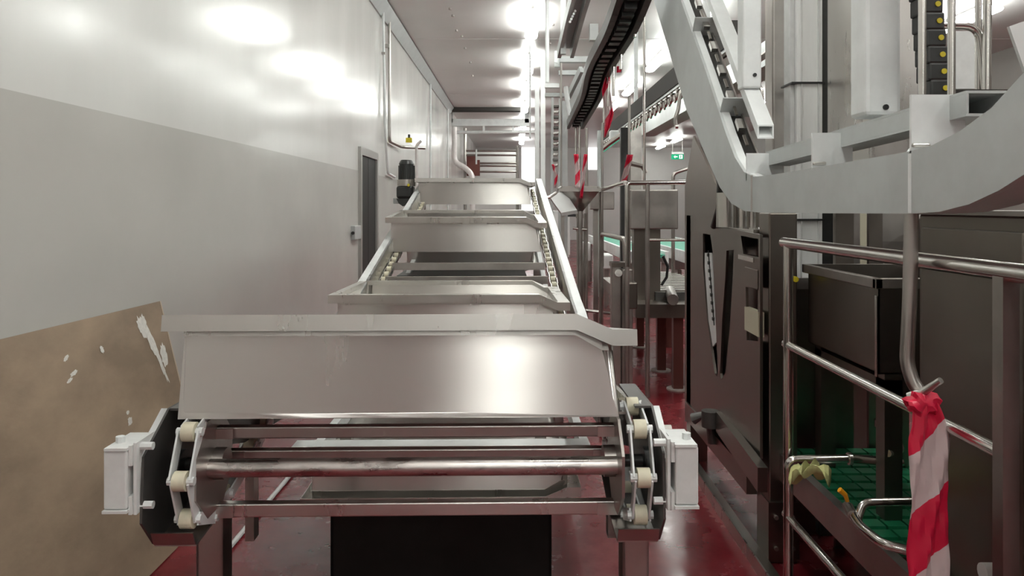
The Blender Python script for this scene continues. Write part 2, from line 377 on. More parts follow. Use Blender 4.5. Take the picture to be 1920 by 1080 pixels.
# shaft and cross bars
cb().cyl((-0.45, YC-0.03, ZC), (0.45, YC-0.03, ZC), 0.0195, 24).build('end_shaft', 'shaft', conv)
for y, z, h, m in ((1.66, 1.003, 0.026, 'steel_dull'), (1.73, 0.926, 0.032, 'steel_dull'), (1.66, 0.832, 0.030, 'steel')):
    b = cb().bevbox((-0.452, y-0.012, z-h/2), (0.452, y+0.012, z+h/2), 0.003).build('cross_bar', m, conv)
    for sx in (-1, 1): cb().box((sx*0.40, y-0.018, z-h/2+0.002), (sx*0.452, y-0.0125, z+h/2-0.002)).build('bar_bracket', 'steel', b)
# frame cross members behind
for y in (2.37, 3.45, 5.2, 6.6):
    z = 0.735 if y < 3 else path_z(y)-0.34
    b = cb().box((-0.47, y-0.02, z-0.03), (0.47, y-0.016, z+0.012)).build('cross_member', 'steel', conv)
    cb().box((-0.47, y-0.016, z+0.006), (0.47, y+0.05, z+0.012)).build('member_flange', 'galv_light', b)
cb().box((-0.50, 4.95, 0.93), (0.36, 5.40, 1.045)).build('drip_tray', 'black_paint', conv)
# carrier bars between the chains under the pans
for y in (4.15, 4.42, 5.55, 3.95, 6.5):
    z = path_z(y)+0.01
    cb().box((-0.45, y-0.02, z-0.03), (0.45, y+0.01, z+0.012)).build('carrier_bar', 'steel_dull', conv)
# --- chain: links and rollers
pts = []
for k in range(8):
    a = R(273)-k*0.1/RS   # from bottom round the near side up to the top
    if a < R(90): break
    pts.append((YC+RS*math.cos(a), ZC+RS*math.sin(a)))
y = 1.655
while y < 6.9:
    pts.append((y, path_z(y))); y += 0.1
low = [(YC+RS*math.cos(R(273))+0.098*k, ZC+RS*math.sin(R(273))+0.012*k+0.003*k*k) for k in (4, 3, 2, 1)]
pts = low+pts
roll0 = link0 = None
for sx in (-1, 1):
    x = 0.478 if sx > 0 else -0.460
    ch = thing('drive_chain', 'roller chain on the %s side of the pan conveyor' % ('wall' if sx < 0 else 'aisle'), 'chain', T((x, 1.64, 0.8)), 'drive chains')
    for i, (y, z) in enumerate(pts):
        c = T((x, y, z)); big = i % 2 == 0
        m = MB(); rr = 0.02
        m.cyl((c.x-0.013, c.y, c.z), (c.x+0.013, c.y, c.z), rr, 14)
        if roll0 is None:
            roll0 = m.build('roller', 'nylon', ch); rb = wloc(roll0)
        else:
            o = roll0.copy(); C.objects.link(o); o.parent = ch; o.location = Vector((c.x, c.y, c.z-rr))-ch.location
        pin = MB().cyl((c.x-0.027, c.y, c.z), (c.x+0.027, c.y, c.z), 0.009, 8)
        if i < 10: pin.build('pin', 'galv_light', ch)
        if i+1 < len(pts):
            d2 = T((x, *pts[i+1])); m = MB()
            for s in (-1, 1):
                off = 0.017 if i % 2 else 0.0205
                m.bar(c+Vector((s*off, 0, 0)), d2+Vector((s*off, 0, 0)), 0.004, 0.026, up=(0, (d2-c).z, -(d2-c).y))
            m.build('link', 'galv_light' if i < 11 else 'steel', ch)

# --- pans
def pan_parts(t, fn):
    # local: x across (-0.5..0.5), y 0..0.74 front to back, z 0 at the rim top, body below
    L_ = 0.74; D = 0.188; xi0, xi1 = -0.468, 0.452; dz = 0.033
    def zt(x):
        if x <= 0.372: return 0.0
        if x >= 0.448: return -dz
        return -dz*(x-0.372)/0.076
    # body: outline extruded along y, bottom edges bevelled
    bm = bmesh.new()
    y0, y1 = 0.045, L_-0.045; tp = 0.006
    def ring(y, s): return [bm.verts.new((x, y, z)) for x, z in ((xi0, -0.02), (0.372, -0.02), (xi1, -0.02-dz-0.012), (xi1-0.014, -D), (xi0+0.022, -D))]
    a = ring(y0, 1); b = ring(y1, 1)
    bm.faces.new(a); bm.faces.new(b[::-1])
    for i, j in ((2, 3), (3, 4), (4, 0)): bm.faces.new((a[i], a[j], b[j], b[i]))
    bm.normal_update()
    ed = [e for e in bm.edges if len(e.link_faces) == 2]
    bmesh.ops.bevel(bm, geom=ed, offset=0.03, segments=4, affect='EDGES', profile=0.5)
    mb = MB(fn).bm(bm); body = mb.build('pan_body', 'steel_pan', t, solid=0.003)
    for p in body.data.polygons: p.use_smooth = p.area < 0.02
    # rim: flange ring with folded lip
    xs = [-0.5, 0.372, 0.448, 0.5]; inn = [xi0, 0.372, 0.43, xi1]
    outer = [(x, 0) for x in xs]+[(x, L_) for x in reversed(xs)]
    inner = [(x, y0) for x in inn]+[(x, y1) for x in reversed(inn)]
    n = 8; vs = []
    for (ox, oy), (ix, iy) in zip(outer, inner):
        z = zt(ox); vs += [(ix, iy, z-0.045), (ix, iy, z), (ox, oy, z), (ox, oy, z-0.034)]
    fs = []
    for i in range(n):
        j = (i+1) % n
        for k in range(3): fs.append((i*4+k, j*4+k, j*4+k+1, i*4+k+1))
    MB(fn).add(vs, fs).build('rim', 'steel', t, smooth=False, solid=0.003)
    for sx in (-0.36, 0.36):
        MB(fn).box((sx-0.02, 0.10, -D-0.03), (sx+0.02, 0.14, -D+0.002)).build('mounting_lug', 'steel_dull', t)
def pan(y, z, tilt, label, flip=False, dx=-0.025):
    ca, sa = math.cos(R(tilt)), math.sin(R(tilt))
    def fn(v):
        x, yy, zz = v
        if flip: zz = -zz
        return T((x+dx, y+yy*ca-zz*sa, z+yy*sa+zz*ca))
    t = thing('conveyor_pan', label, 'conveyor pan', fn((0, 0.37, -0.188)), 'pans carried by the conveyor')
    pan_parts(t, fn)
pan(1.578, 1.273, -8.6, 'large nearest stainless steel pan above the end shaft, filling the middle')
pan(3.085, 1.137, -1.0, 'second nearest steel pan with its open inside and inclined left rim visible')
pan(4.62, 1.435, 3.4, 'third nearest steel pan, halfway up the incline')
pan(6.20, 1.740, 0.5, 'topmost steel pan beside the black gear motor')
pan(2.66, 0.43, 0.0, 'upside-down steel pan returning low behind the cross bars', True)
pan(5.45, 1.02, 9.0, 'upside-down steel pan returning under the third pan', True)

# --- plain black open-topped box on the floor under the returning pans
dt = thing('black_box', 'open black box on the red floor beneath the near end of the conveyor', 'trough', T((-0.03, 3.2, 0)))
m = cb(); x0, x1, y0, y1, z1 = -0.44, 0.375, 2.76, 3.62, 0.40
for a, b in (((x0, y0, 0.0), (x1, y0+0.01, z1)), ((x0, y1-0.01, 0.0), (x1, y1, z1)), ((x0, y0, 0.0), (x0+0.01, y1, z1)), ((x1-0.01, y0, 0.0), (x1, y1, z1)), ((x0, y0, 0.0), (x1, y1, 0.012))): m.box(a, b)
m.build('box_body', 'box_black', dt)
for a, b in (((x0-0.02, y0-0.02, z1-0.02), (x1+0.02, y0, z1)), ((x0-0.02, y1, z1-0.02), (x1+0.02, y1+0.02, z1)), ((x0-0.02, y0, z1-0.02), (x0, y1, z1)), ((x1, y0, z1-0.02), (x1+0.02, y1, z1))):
    cb().box(a, b).build('box_rim', 'box_black', dt)

# --- gear motor at the head
gm = thing('gear_motor', 'black gear motor standing upright at the head of the conveyor', 'motor', (-0.91, 6.35, 1.5))
g = lambda px, py: P(px, py, 6.35)
MB().cyl(g(762, 337), g(762, 306), 0.062, 24).build('motor_body', 'black_paint', gm)
MB().tube([g(762, 308), g(762, 303), g(762, 300)], 0.066, 24, r2=0.045).build('fan_cover', 'black_paint', gm)
a = g(762, 337)
for k in range(16):
    an = 2*math.pi*k/16; MB().box((a.x+math.cos(an)*0.06-0.002, a.y+math.sin(an)*0.06-0.002, a.z+0.0), (a.x+math.cos(an)*0.07+0.002, a.y+math.sin(an)*0.07+0.002, a.z+0.12)).build('cooling_fin', 'black_paint', gm)
MB().cyl(g(762, 349), g(762, 337), 0.078, 24).build('flange', 'steel_dull', gm)
m = MB(); c = g(762, 366); m.bevbox((c.x-0.075, 6.27, c.z-0.03), (c.x+0.065, 6.43, c.z+0.078), 0.02); m.build('gearbox', 'black_paint', gm)
MB().prism([(c.x-0.075, c.z-0.03), (c.x+0.065, c.z-0.03), (c.x+0.03, c.z-0.075), (c.x-0.02, c.z-0.095), (c.x-0.055, c.z-0.07)], 'y', 6.28, 6.42).build('gearbox_foot', 'black_paint', gm)
MB().cyl(P(766, 347, 6.27), P(766, 347, 6.24), 0.012, 10).build('plug', 'yellow', gm)
MB().cyl(g(770, 372), g(785, 372), 0.022, 12).build('output_shaft', 'steel_tube', gm)
MB().box(P(741, 372, 6.5), P(750, 382, 6.4)).build('terminal_box', 'galv', gm)

# ================================================================ OVERHEAD TRACK DIPPING BESIDE THE CONVEYOR
X1 = 0.88
trk = thing('overhead_track', 'thick galvanised overhead conveyor track dipping in a U beside the aisle', 'conveyor track', (0.95, 2.4, 1.48))
up = [(4.3, 2.93), (3.9, 2.55), (3.45, 2.12), (3.13, 1.81), (3.0, 1.70), (2.88, 1.635), (2.76, 1.612), (2.6, 1.61), (2.1, 1.617), (1.68, 1.624), (1.58, 1.630), (1.48, 1.650), (1.38, 1.684), (1.29, 1.735), (1.2, 1.83), (1.12, 1.95)]
lo = [(4.76, 2.82), (4.35, 2.45), (3.85, 2.0), (3.37, 1.68), (3.22, 1.585), (3.05, 1.515), (2.88, 1.485), (2.7, 1.48), (2.1, 1.482), (1.66, 1.485), (1.55, 1.490), (1.45, 1.505), (1.36, 1.530), (1.27, 1.565), (1.15, 1.64), (1.03, 1.76)]
up[0] = (4.45, 3.08); up[1] = (4.0, 2.62)
MB().strip(up, lo, 'x', X1, X1+0.012).build('track_side', 'galv', trk)
# top and bottom flanges of the track plate, turned towards the machine
MB().strip(up, [(a-0.002, b-0.012) for a, b in up], 'x', X1+0.0125, X1+0.045).build('track_flange', 'galv_light', trk)
MB().strip([(a+0.002, b+0.012) for a, b in lo], lo, 'x', X1+0.0125, X1+0.0995).build('track_flange', 'galv', trk)
# far side plate
off = 0.0
MB().strip([(a, b-0.01) for a, b in up[:10]], lo[:10], 'x', X1+0.10, X1+0.108).build('track_side', 'steel_dull', trk)
MB().strip([(a-0.02, b-0.05) for a, b in up[:7]], [(a-0.02, b-0.058) for a, b in up[:7]], 'x', X1+0.0125, X1+0.0995).build('track_bed', 'dark_rail', trk)
# square tube carrying the brackets
def hollow(mb, pts, x0, x1, h, tck=0.006):
    upl = [(a, b+h/2) for a, b in pts]; lol = [(a, b-h/2) for a, b in pts]
    mb.strip(upl, [(a, b-tck) for a, b in upl], 'x', x0, x1); mb.strip([(a, b+tck) for a, b in lol], lol, 'x', x0, x1)
    ui = [(a, b-tck-0.0003) for a, b in upl]; li = [(a, b+tck+0.0003) for a, b in lol]
    mb.strip(ui, li, 'x', x0, x0+tck); mb.strip(ui, li, 'x', x1-tck, x1)
hm = MB(); hollow(hm, [(2.98, 1.80), (3.17, 1.985), (4.7, 3.45)], 0.965, 1.03, 0.055); hm.build('square_tube', 'galv_light', trk)
hm = MB(); hollow(hm, [(2.88, 1.685), (1.60, 1.722)], 0.965, 1.055, 0.055); hm.build('square_tube', 'galv', trk)
# brackets
for (y, z0, z1, xb) in ((2.85, 1.60, 1.705, 1.02), (2.22, 1.612, 1.72, 1.0), (1.665, 1.62, 1.75, 1.0)):
    b = MB().box((X1, y-0.004, z0), (xb, y+0.004, z1)).build('bracket', 'galv_light', trk)
    MB().prism([(X1+0.012, z0), (xb-0.01, z1-0.005), (xb-0.01, z0)], 'y', y+0.004, y+0.05).build('gusset', 'galv', b)
    MB().bevbox((X1, y-0.012, z0+0.012), (X1+0.04, y-0.002, z0+0.022), 0.004).build('weld_bead', 'steel', b)
for (y, z) in ((3.22, 1.93), (3.72, 2.40), (4.2, 2.86)):
    b = MB().bar((X1+0.005, y, z), (X1+0.14, y, z), 0.10, 0.008, up=(0, 1, 1)).build('bracket', 'galv', trk)
    MB().bar((X1+0.01, y+0.03, z-0.035), (X1+0.05, y+0.03, z-0.035), 0.014, 0.012).build('weld_bead', 'steel', b)
# weld seams down the plate
for y in (2.78, 1.665): MB().cyl((X1-0.001, y, 1.486), (X1-0.001, y, 1.618), 0.004, 6).build('weld_seam', 'galv_light' if y < 2 else 'steel_dull', trk)
# chain lying in the track
for i in range(22):
    t = i/21; y = 3.05+t*1.5; z = 1.79+t*1.47-0.02
    m = MB(); m.bar((X1+0.06, y-0.02, z-0.02), (X1+0.06, y+0.025, z+0.025), 0.02 if i % 2 else 0.006, 0.03 if i % 2 else 0.012, up=(1, 0, 0))
    m.build('track_chain_link', 'steel_tube' if i % 2 else 'steel_dark', trk)
# posts from the ceiling
p1 = MB(); p1.bevbox((0.955, 3.14, 2.0), (1.035, 3.22, CE), 0.008)
o = p1.build('support_post', 'galv_light'); tag(o, 'square galvanised post welded onto the sloping tube of the overhead track', 'post')
o['group'] = 'galvanised posts'
MB().cyl((1.005, 3.145, 2.055), (1.005, 3.135, 2.055), 0.008, 10).build('drain_hole', 'black', o)
p1 = MB(); p1.bevbox((0.965, 2.06, 1.752), (1.065, 2.16, CE), 0.012)
o = p1.build('support_post', 'galv_light'); tag(o, 'broad galvanised post rising from the level tube of the overhead track', 'post'); o['group'] = 'galvanised posts'
MB().cyl((1.02, 2.062, 1.775), (1.02, 2.055, 1.775), 0.008, 10).build('drain_hole', 'black', o)

# hook hanging from the track, with tape
hk = thing('hanging_hook', 'steel rod hook hanging from the galvanised track', 'hook', (0.9, 1.7, 1.12))
pp = [P(1709, 400, 1.7), P(1706, 560, 1.7), P(1700, 680, 1.7), P(1712, 718, 1.69), P(1728, 740, 1.68)]
MB().tube(bend(pp, 0.05), 0.0155, 14).build('rod', 'steel_dull', hk)
MB().tube([P(1705, 745, 1.66), P(1730, 736, 1.64), P(1764, 713, 1.60)], 0.011, 12, r2=0.007).build('hook_tip', 'steel', hk)

def tape(name, label, pts, width, ripple, n=24, repeat=2.2, group='red and white barrier tapes', nx=10, side=None):
    # pts: 3D centre line; ribbon facing the camera with folds
    pts = [Vector(p) for p in pts]; ln = [0]
    for a, b in zip(pts, pts[1:]): ln.append(ln[-1]+(b-a).length)
    mb = MB(); mb.uv = []; vs = []; fs = []
    rnd = random.Random(len(label)*7+(0 if callable(width) else int(width*1000))); ph = rnd.random()*6
    for i in range(n+1):
        s = ln[-1]*i/n; k = max(j for j in range(len(pts)-1) if ln[j] <= s+1e-9); t = (s-ln[k])/(ln[k+1]-ln[k])
        c = pts[k].lerp(pts[k+1], t); wd = width(i/n) if callable(width) else width
        for j in range(nx+1):
            u = j/nx-0.5
            vs.append(c+Vector((u*wd, ripple*math.sin(u*9+ph+i*0.25)*(1+0.5*math.sin(i*0.7))+ripple*0.6*math.sin(u*19+i*0.4), 0)))
            mb.uv.append((u+0.5, -s/ln[-1]*repeat))
    w_ = nx+1
    for i in range(n):
        for j in range(nx): fs.append((i*w_+j, i*w_+j+1, (i+1)*w_+j+1, (i+1)*w_+j))
    mb.add(vs, fs); o = mb.build(name, 'tape', solid=0.0008)
    return tag(o, label, 'tape', group)
_w = MB
def wnear(t): return 0.05+0.04*min(1, t/0.12)+0.008*t
tp = tape('barrier_tape', 'wide red and white barrier tape hanging from the steel hook', [P(1733, 738, 1.635), P(1742, 800, 1.63), P(1742, 900, 1.63), P(1741, 1150, 1.63)], lambda t: 0.04+0.046*min(1, t/0.2), 0.006, n=40, repeat=1.75)
kn = MB()
bm = bmesh.new(); bmesh.ops.create_icosphere(bm, subdivisions=3, radius=1)
for v in bm.verts:
    q = 1+0.18*math.sin(v.co.x*7+v.co.z*5)+0.14*math.sin(v.co.y*9+v.co.x*6)
    v.co = Vector((v.co.x*0.036*q, v.co.y*0.02*q, v.co.z*0.026*q))+P(1728, 757, 1.64)
kn.uv = [(0.0, 0.75+(v.co.z-P(1728, 757, 1.64).z)*5) for v in bm.verts]
kn.bm(bm); kn.build('tape_knot', 'tape', tp)

# ================================================================ RAILING ALONG THE MACHINE
XR_ = 0.95
rl = thing('guard_railing', 'stainless tube railing with three bars in front of the green belt', 'railing', (XR_, 2.0, 0))
zt_, zm_, zb_ = H-XR_*0.132, H-XR_*0.507, H-XR_*1.137
yp1, yp2 = XR_*F/(1478-VX), XR_*F/(1886-VX)
MB().tube([(XR_, yp1+0.04, zt_), (XR_, 0.9, zt_)], 0.019, 14).build('top_rail', 'steel_tube', rl)
MB().tube([(XR_, yp1+0.03, zm_), (XR_, yp2, zm_)], 0.014, 12).build('middle_rail', 'steel_tube', rl)
MB().tube([(XR_, yp1+0.03, zb_), (XR_, yp2, zb_)], 0.013, 12).build('bottom_rail', 'steel_tube', rl)
MB().tube([(XR_, yp1, 0), (XR_, yp1, zt_)], 0.017, 14).build('post', 'steel_tube', rl)
MB().box((XR_-0.016, yp2-0.016, 0), (XR_+0.016, yp2+0.016, zt_)).build('post', 'steel_dull', rl)
MB().box((XR_+0.05, yp2-0.12, 0), (XR_+0.40, yp2-0.09, 1.36)).build('end_panel', 'red_dark', rl)
# bent water pipe joined to the far post
wp = thing('water_pipe', 'bent stainless water pipe branching off the railing post above the green belt', 'pipe', (1.1, 2.62, 0.6))
MB().tube(bend([P(1478, 965, 2.55), P(1478, 862, 2.55), P(1600, 860, 2.55), P(1690, 868, 2.6)], 0.03), 0.015, 12).build('pipe', 'steel_tube', wp)
MB().cyl(P(1590, 860, 2.55), P(1596, 860, 2.55), 0.021, 12).build('union_nut', 'steel', wp)
wp = thing('water_pipe', 'stainless pipe with an orange valve lever along the edge of the green belt', 'pipe', (1.2, 2.4, 0.5))
MB().tube(bend([P(1592, 950, 2.35), P(1610, 985, 2.25), P(1655, 1020, 2.12), P(1700, 1032, 2.1)], 0.04), 0.014, 12).build('pipe', 'steel_tube', wp)
MB().tube(bend([P(1608, 975, 2.3), P(1618, 942, 2.33), P(1712, 940, 2.33)], 0.03), 0.013, 12).build('pipe', 'steel_tube', wp)
MB().cyl(P(1588, 948, 2.36), P(1598, 966, 2.30), 0.015, 10).build('valve_body', 'steel_dull', wp)
MB().tube([P(1589, 940, 2.33), P(1585, 928, 2.33), P(1574, 918, 2.33)], 0.006, 8, r2=0.009).build('valve_lever', 'orange', wp)

# ================================================================ GREEN BELT CONVEYOR ON THE RIGHT
bc = thing('belt_conveyor', 'green modular belt conveyor low behind the tube railing', 'conveyor', (1.5, 2.75, 0))
zB = 0.45; bx0, bx1, by0, by1 = 1.12, 2.0, 2.28, 3.26
MB().box((bx0+0.02, by0, zB-0.05), (bx1, by1, zB-0.02)).build('belt_bed', 'steel_dark', bc)
n_rows, n_cols = 12, 12
sl = None; dyb = (by1-by0)/n_rows; dxb = (bx1-bx0-0.03)/n_cols
for i in range(n_rows):
    for j in range(n_cols):
        a = (bx0+0.03+j*dxb+0.004, by0+i*dyb+0.004)
        if sl is None:
            sl = MB().prism([(a[1], zB-0.02), (a[1]+dyb-0.008, zB-0.02), (a[1]+dyb-0.016, zB), (a[1]+0.008, zB)], 'x', a[0], a[0]+dxb-0.008).build('belt_module', 'green_belt', bc, smooth=False); s0 = a
        else:
            o = sl.copy(); C.objects.link(o); o.parent = bc; o.location = sl.location+Vector((a[0]-s0[0], a[1]-s0[1], 0))
fr = MB().box((bx0-0.01, by0-0.5, zB-0.10), (bx0+0.025, by1, zB+0.012)).build('side_frame', 'steel_dull', bc)
MB().box((bx1, by0, zB-0.10), (bx1+0.03, by1, zB+0.02)).build('side_frame', 'steel_dull', bc)
for (x, y) in ((bx0+0.03, 2.30), (bx0+0.03, 3.2), (bx1-0.03, 2.32), (bx1-0.03, 3.2)):
    MB().cyl((x, y, 0), (x, y, zB-0.05), 0.02, 12).build('leg', 'steel_dull', bc)
o = MB()
vs = []; fs = []
for i in range(13):
    for j in range(9):
        u, v = i/12, j/8; q = P(1482+u*72, 872+v*10+abs(u-0.45)*24, 2.5-0.12*v)
        vs.append(q+Vector((0, 0.02*math.sin(u*9+v*4), 0.02*math.sin(u*11+v*7)+0.016*math.sin(v*13)-max(0, 0.25-u)*0.22*(1-v))))
for i in range(12):
    for j in range(8): fs.append((i*9+j, i*9+j+1, (i+1)*9+j+1, (i+1)*9+j))
o.add(vs, fs); o = o.build('cleaning_cloth', 'yellow_cloth', solid=0.002); tag(o, 'crumpled dull yellow cloth hung below the water pipe', 'cloth')

# stainless bin above the belt
bn = thing('steel_bin', 'open stainless steel bin with folded rim above the green belt', 'bin', (1.36, 2.78, 0.93))
x0, x1, y0, y1, z0, z1 = 1.215, 1.62, 2.50, 3.10, 0.94, 1.262
m = MB()
for a, b in (((x0, y0, z0), (x0+0.004, y1, z1)), ((x1-0.004, y0, z0), (x1, y1, z1)), ((x0, y0, z0), (x1, y0+0.004, z1)), ((x0, y1-0.004, z0), (x1, y1, z1)), ((x0, y0, z0), (x1, y1, z0+0.004))): m.box(a, b)
m.build('bin_body', 'steel_dark', bn)
for a, b in (((x0-0.02, y0-0.02, z1-0.035), (x0+0.006, y1+0.02, z1)), ((x1, y0-0.02, z1-0.035), (x1+0.02, y1+0.02, z1)), ((x0-0.02, y0-0.02, z1-0.035), (x1+0.02, y0+0.002, z1)), ((x0-0.02, y1, z1-0.035), (x1+0.02, y1+0.02, z1))):
    MB().bevbox(a, b, 0.003).build('rim_bar', 'steel_dull', bn)
MB().box((x0-0.004, y0+0.004, z0-0.01), (x0, y0+0.02, z1-0.06)).build('corner_seam', 'steel_tube', bn)
for (x, y) in ((x0+0.05, y0+0.03), (x0+0.05, y1-0.05), (x1-0.06, y0+0.03), (x1-0.06, y1-0.05)):
    MB().box((x-0.03, y-0.03, zB), (x+0.03, y+0.03, z0)).build('leg', 'steel_dark', bn)
MB().box((x0+0.02, y0+0.0, z0-0.08), (x1-0.03, y1-0.02, z0-0.02)).build('under_frame', 'steel_dark', bn)
# foot valve between the legs
fv = thing('hose_valve', 'black valve with chrome fittings between the bin legs', 'valve', P(1662, 850, 2.6))
MB().cyl(P(1662, 850, 2.6), P(1662, 760, 2.6), 0.03, 14).build('valve_body', 'black_paint', fv)
MB().cyl(P(1662, 800, 2.6), P(1662, 788, 2.6), 0.04, 14).build('collar', 'steel_tube', fv)
MB().tube(bend([P(1680, 765, 2.6), P(1684, 830, 2.6), P(1690, 845, 2.55), P(1665, 850, 2.5)], 0.03), 0.012, 10).build('pipe', 'steel_dull', fv)

# tall cabinet at the right edge
cb1 = thing('steel_cabinet', 'dark stainless steel cabinet behind the railing at the right edge', 'cabinet', (1.5, 1.9, 0))
MB().bevbox((1.21, 1.55, 0.06), (2.0, 2.24, 1.478), 0.006).build('body', 'steel_dark', cb1)
MB().box((1.235, 1.60, 0.0), (1.97, 2.20, 0.06)).build('plinth', 'black_paint', cb1)
MB().bevbox((1.195, 1.76, 0.12), (1.209, 2.20, 1.44), 0.004).build('side_panel', 'steel_dark', cb1)
MB().box((1.19, 1.53, 1.478), (2.02, 2.26, 1.49)).build('top', 'steel_dull', cb1)
MB().cyl((1.195, 1.84, 0.60), (1.15, 1.84, 0.60), 0.022, 14).build('pipe_stub', 'galv_light', cb1)
# column wrapped in white film
wc = thing('white_column', 'white square column wrapped in film with two black ties', 'column', (1.3, 3.32, 0))
a, b = P(1490, 0, 3.4), P(1540, 0, 3.4)
MB().bevbox((a.x, 3.38, 1.17), (b.x, 3.5, CE), 0.01).build('column', 'film_white', wc)
MB().box((a.x-0.02, 3.40, 1.18), (a.x-0.001, 3.48, CE)).build('cover_strip', 'grey_paint', wc)
MB().box((a.x+0.02, 3.372, 1.18), (a.x+0.026, 3.382, CE)).build('groove_strip', 'grey_paint', wc)
MB().box((b.x-0.026, 3.372, 1.18), (b.x-0.02, 3.382, CE)).build('groove_strip', 'grey_paint', wc)
for py in (155, 412):
    z = P(0, py, 3.37).z; MB().box((a.x-0.024, 3.368, z-0.004), (b.x+0.004, 3.51, z+0.004)).build('tie', 'black', wc)
MB().box((a.x-0.03, 3.36, 1.13), (b.x+0.03, 3.52, 1.18)).build('base_plate', 'steel_dull', wc)
MB().box((a.x+0.0, 3.42, 0), (b.x-0.02, 3.50, 1.13)).build('pedestal', 'steel_dark', wc)
a, b = P(1449, 0, 3.6), P(1478, 0, 3.6)
o = MB().bevbox((a.x, 3.6, 0), (b.x, 3.72, CE), 0.01).build('steel_column', 'steel_dull'); tag(o, 'stainless column left of the white film-wrapped column', 'column')
a, b = P(1542, 0, 3.36), P(1570, 0, 3.36)
o = MB().bevbox((a.x+0.002, 3.40, 0), (b.x, 3.50, CE), 0.006).build('black_column', 'black_paint'); tag(o, 'narrow black column right of the white film-wrapped column', 'column')
# tall stainless panel and cabinet behind the tracks
a, b = P(1655, 0, 2.9), P(1745, 0, 2.9)
tcab = thing('tall_cabinet', 'tall stainless cabinet behind the black cable chain', 'cabinet', (1.6, 3.1, 1.25))
MB().bevbox((a.x-0.05, 2.9, 1.56), (b.x+0.02, 3.3, 3.4), 0.008).build('body', 'steel', tcab)
MB().box((a.x-0.02, 3.28, 0), (a.x+0.06, 3.30, 1.56)).build('leg', 'steel_dark', tcab)
MB().box((b.x-0.06, 3.28, 0), (b.x, 3.30, 1.56)).build('leg', 'steel_dark', tcab)
hcab = thing('hopper_box', 'beige-tinted steel hopper behind the level part of the galvanised track', 'hopper', (1.55, 3.6, 1.2))
a = P(1565, 405, 3.8); b = P(1705, 460, 3.8)
MB().box((a.x+0.2, 3.8, b.z+0.02), (b.x, 4.3, a.z+0.1)).build('upper_panel', 'steel', hcab)
MB().prism([(a.x+0.2, b.z+0.02), (b.x, b.z+0.02), (b.x-0.1, b.z-0.07), (a.x+0.25, b.z-0.1)], 'y', 3.8, 4.3).build('funnel', 'steel_dull', hcab)
MB().box((a.x, 3.78, 1.17), (a.x+0.12, 3.9, a.z+0.12)).build('post', 'steel_dull', hcab)
MB().box((a.x+0.12, 3.79, 1.17), (a.x+0.17, 3.9, a.z+0.12)).build('corner_post', 'cream', hcab)
MB().box((a.x, 3.80, 0.0), (b.x, 4.3, 1.17)).build('lower_body', 'steel_dark', hcab)
# back panel machine body far right behind everything
bk = thing('machine_housing', 'long dark stainless machine housing behind the bin and belt', 'machine', (2.4, 4.2, 0))
MB().bevbox((2.1, 2.0, 0.7), (2.6, 5.2, 1.45), 0.01).build('body', 'steel_dark', bk)
MB().box((2.15, 2.1, 0), (2.25, 2.2, 0.7)).build('leg', 'steel_dull', bk)
MB().box((2.15, 5.0, 0), (2.25, 5.1, 0.7)).build('leg', 'steel_dull', bk)
# cable chain with yellow dots
ec = thing('cable_chain', 'black plastic cable chain with yellow dots hanging between two rods', 'cable chain', P(1760, 200, 2.0))
lk = None
for i in range(24):
    py = 200-i*31; px = 1774-i*2.6-(0.25*max(0, i-3)**1.2); c = P(px-20, py, 2.0)
    l = MB().bevbox((c.x-0.028, 1.965, c.z-0.024), (c.x+0.026, 2.035, c.z+0.024), 0.006).build('chain_link', 'black_paint', ec)
    MB().cyl((c.x+0.010, 1.966, c.z), (c.x+0.010, 1.962, c.z), 0.0072, 14).build('dot', 'yellow', l)
MB().box(P(1728, 198, 1.99), P(1785, 212, 2.06)).build('mount_plate', 'steel_dull', ec)
for px, lab in ((1729, 'thin vertical steel rod left of the black cable chain'), (1784, 'thin vertical steel rod right of the black cable chain')):
    a = P(px, 205, 1.88)
    o = MB().cyl((a.x, 1.88, 1.72), (a.x, 1.88, CE), 0.0095, 12).build('steel_rod', 'steel_tube'); tag(o, lab, 'rod', 'rods beside the cable chain')
# tube frame at the upper right
tf = thing('tube_stand', 'bent stainless tube frame at the upper right beyond the cable chain', 'frame', P(1845, 180, 2.4))
q = lambda px, py, Y=2.18: P(px, py, Y if Y < 2.3 or Y > 2.5 else Y-0.22)
MB().tube(bend([q(1765, 48), q(1835, 48), q(1848, 175)], 0.06), 0.011, 12).build('tube', 'steel_tube', tf)
MB().tube([q(1834, 175, 2.42), q(1834, -300, 2.42)], 0.009, 12).build('tube', 'steel_tube', tf)
MB().tube([q(1850, 180, 2.38), q(1853, -300, 2.38)], 0.012, 12).build('tube', 'steel_tube', tf)
MB().box(q(1780, 168, 2.35), q(1890, 182, 2.5)).build('mount_plate', 'guard', tf)
MB().box(q(1782, 58, 2.6), q(1830, 168, 2.62)).build('panel', 'grey_paint', tf)
MB().tube([q(1850, 185), (q(1850, 0).x, 2.18, 1.49)], 0.012, 10).build('tube', 'steel_dark', tf)
o = MB().bar(P(1905, 45, 2.2), P(1935, 130, 2.2), 0.012, 0.05).build('white_bar', 'white_plastic'); tag(o, 'short white bar slanting in the upper right corner', 'bar')

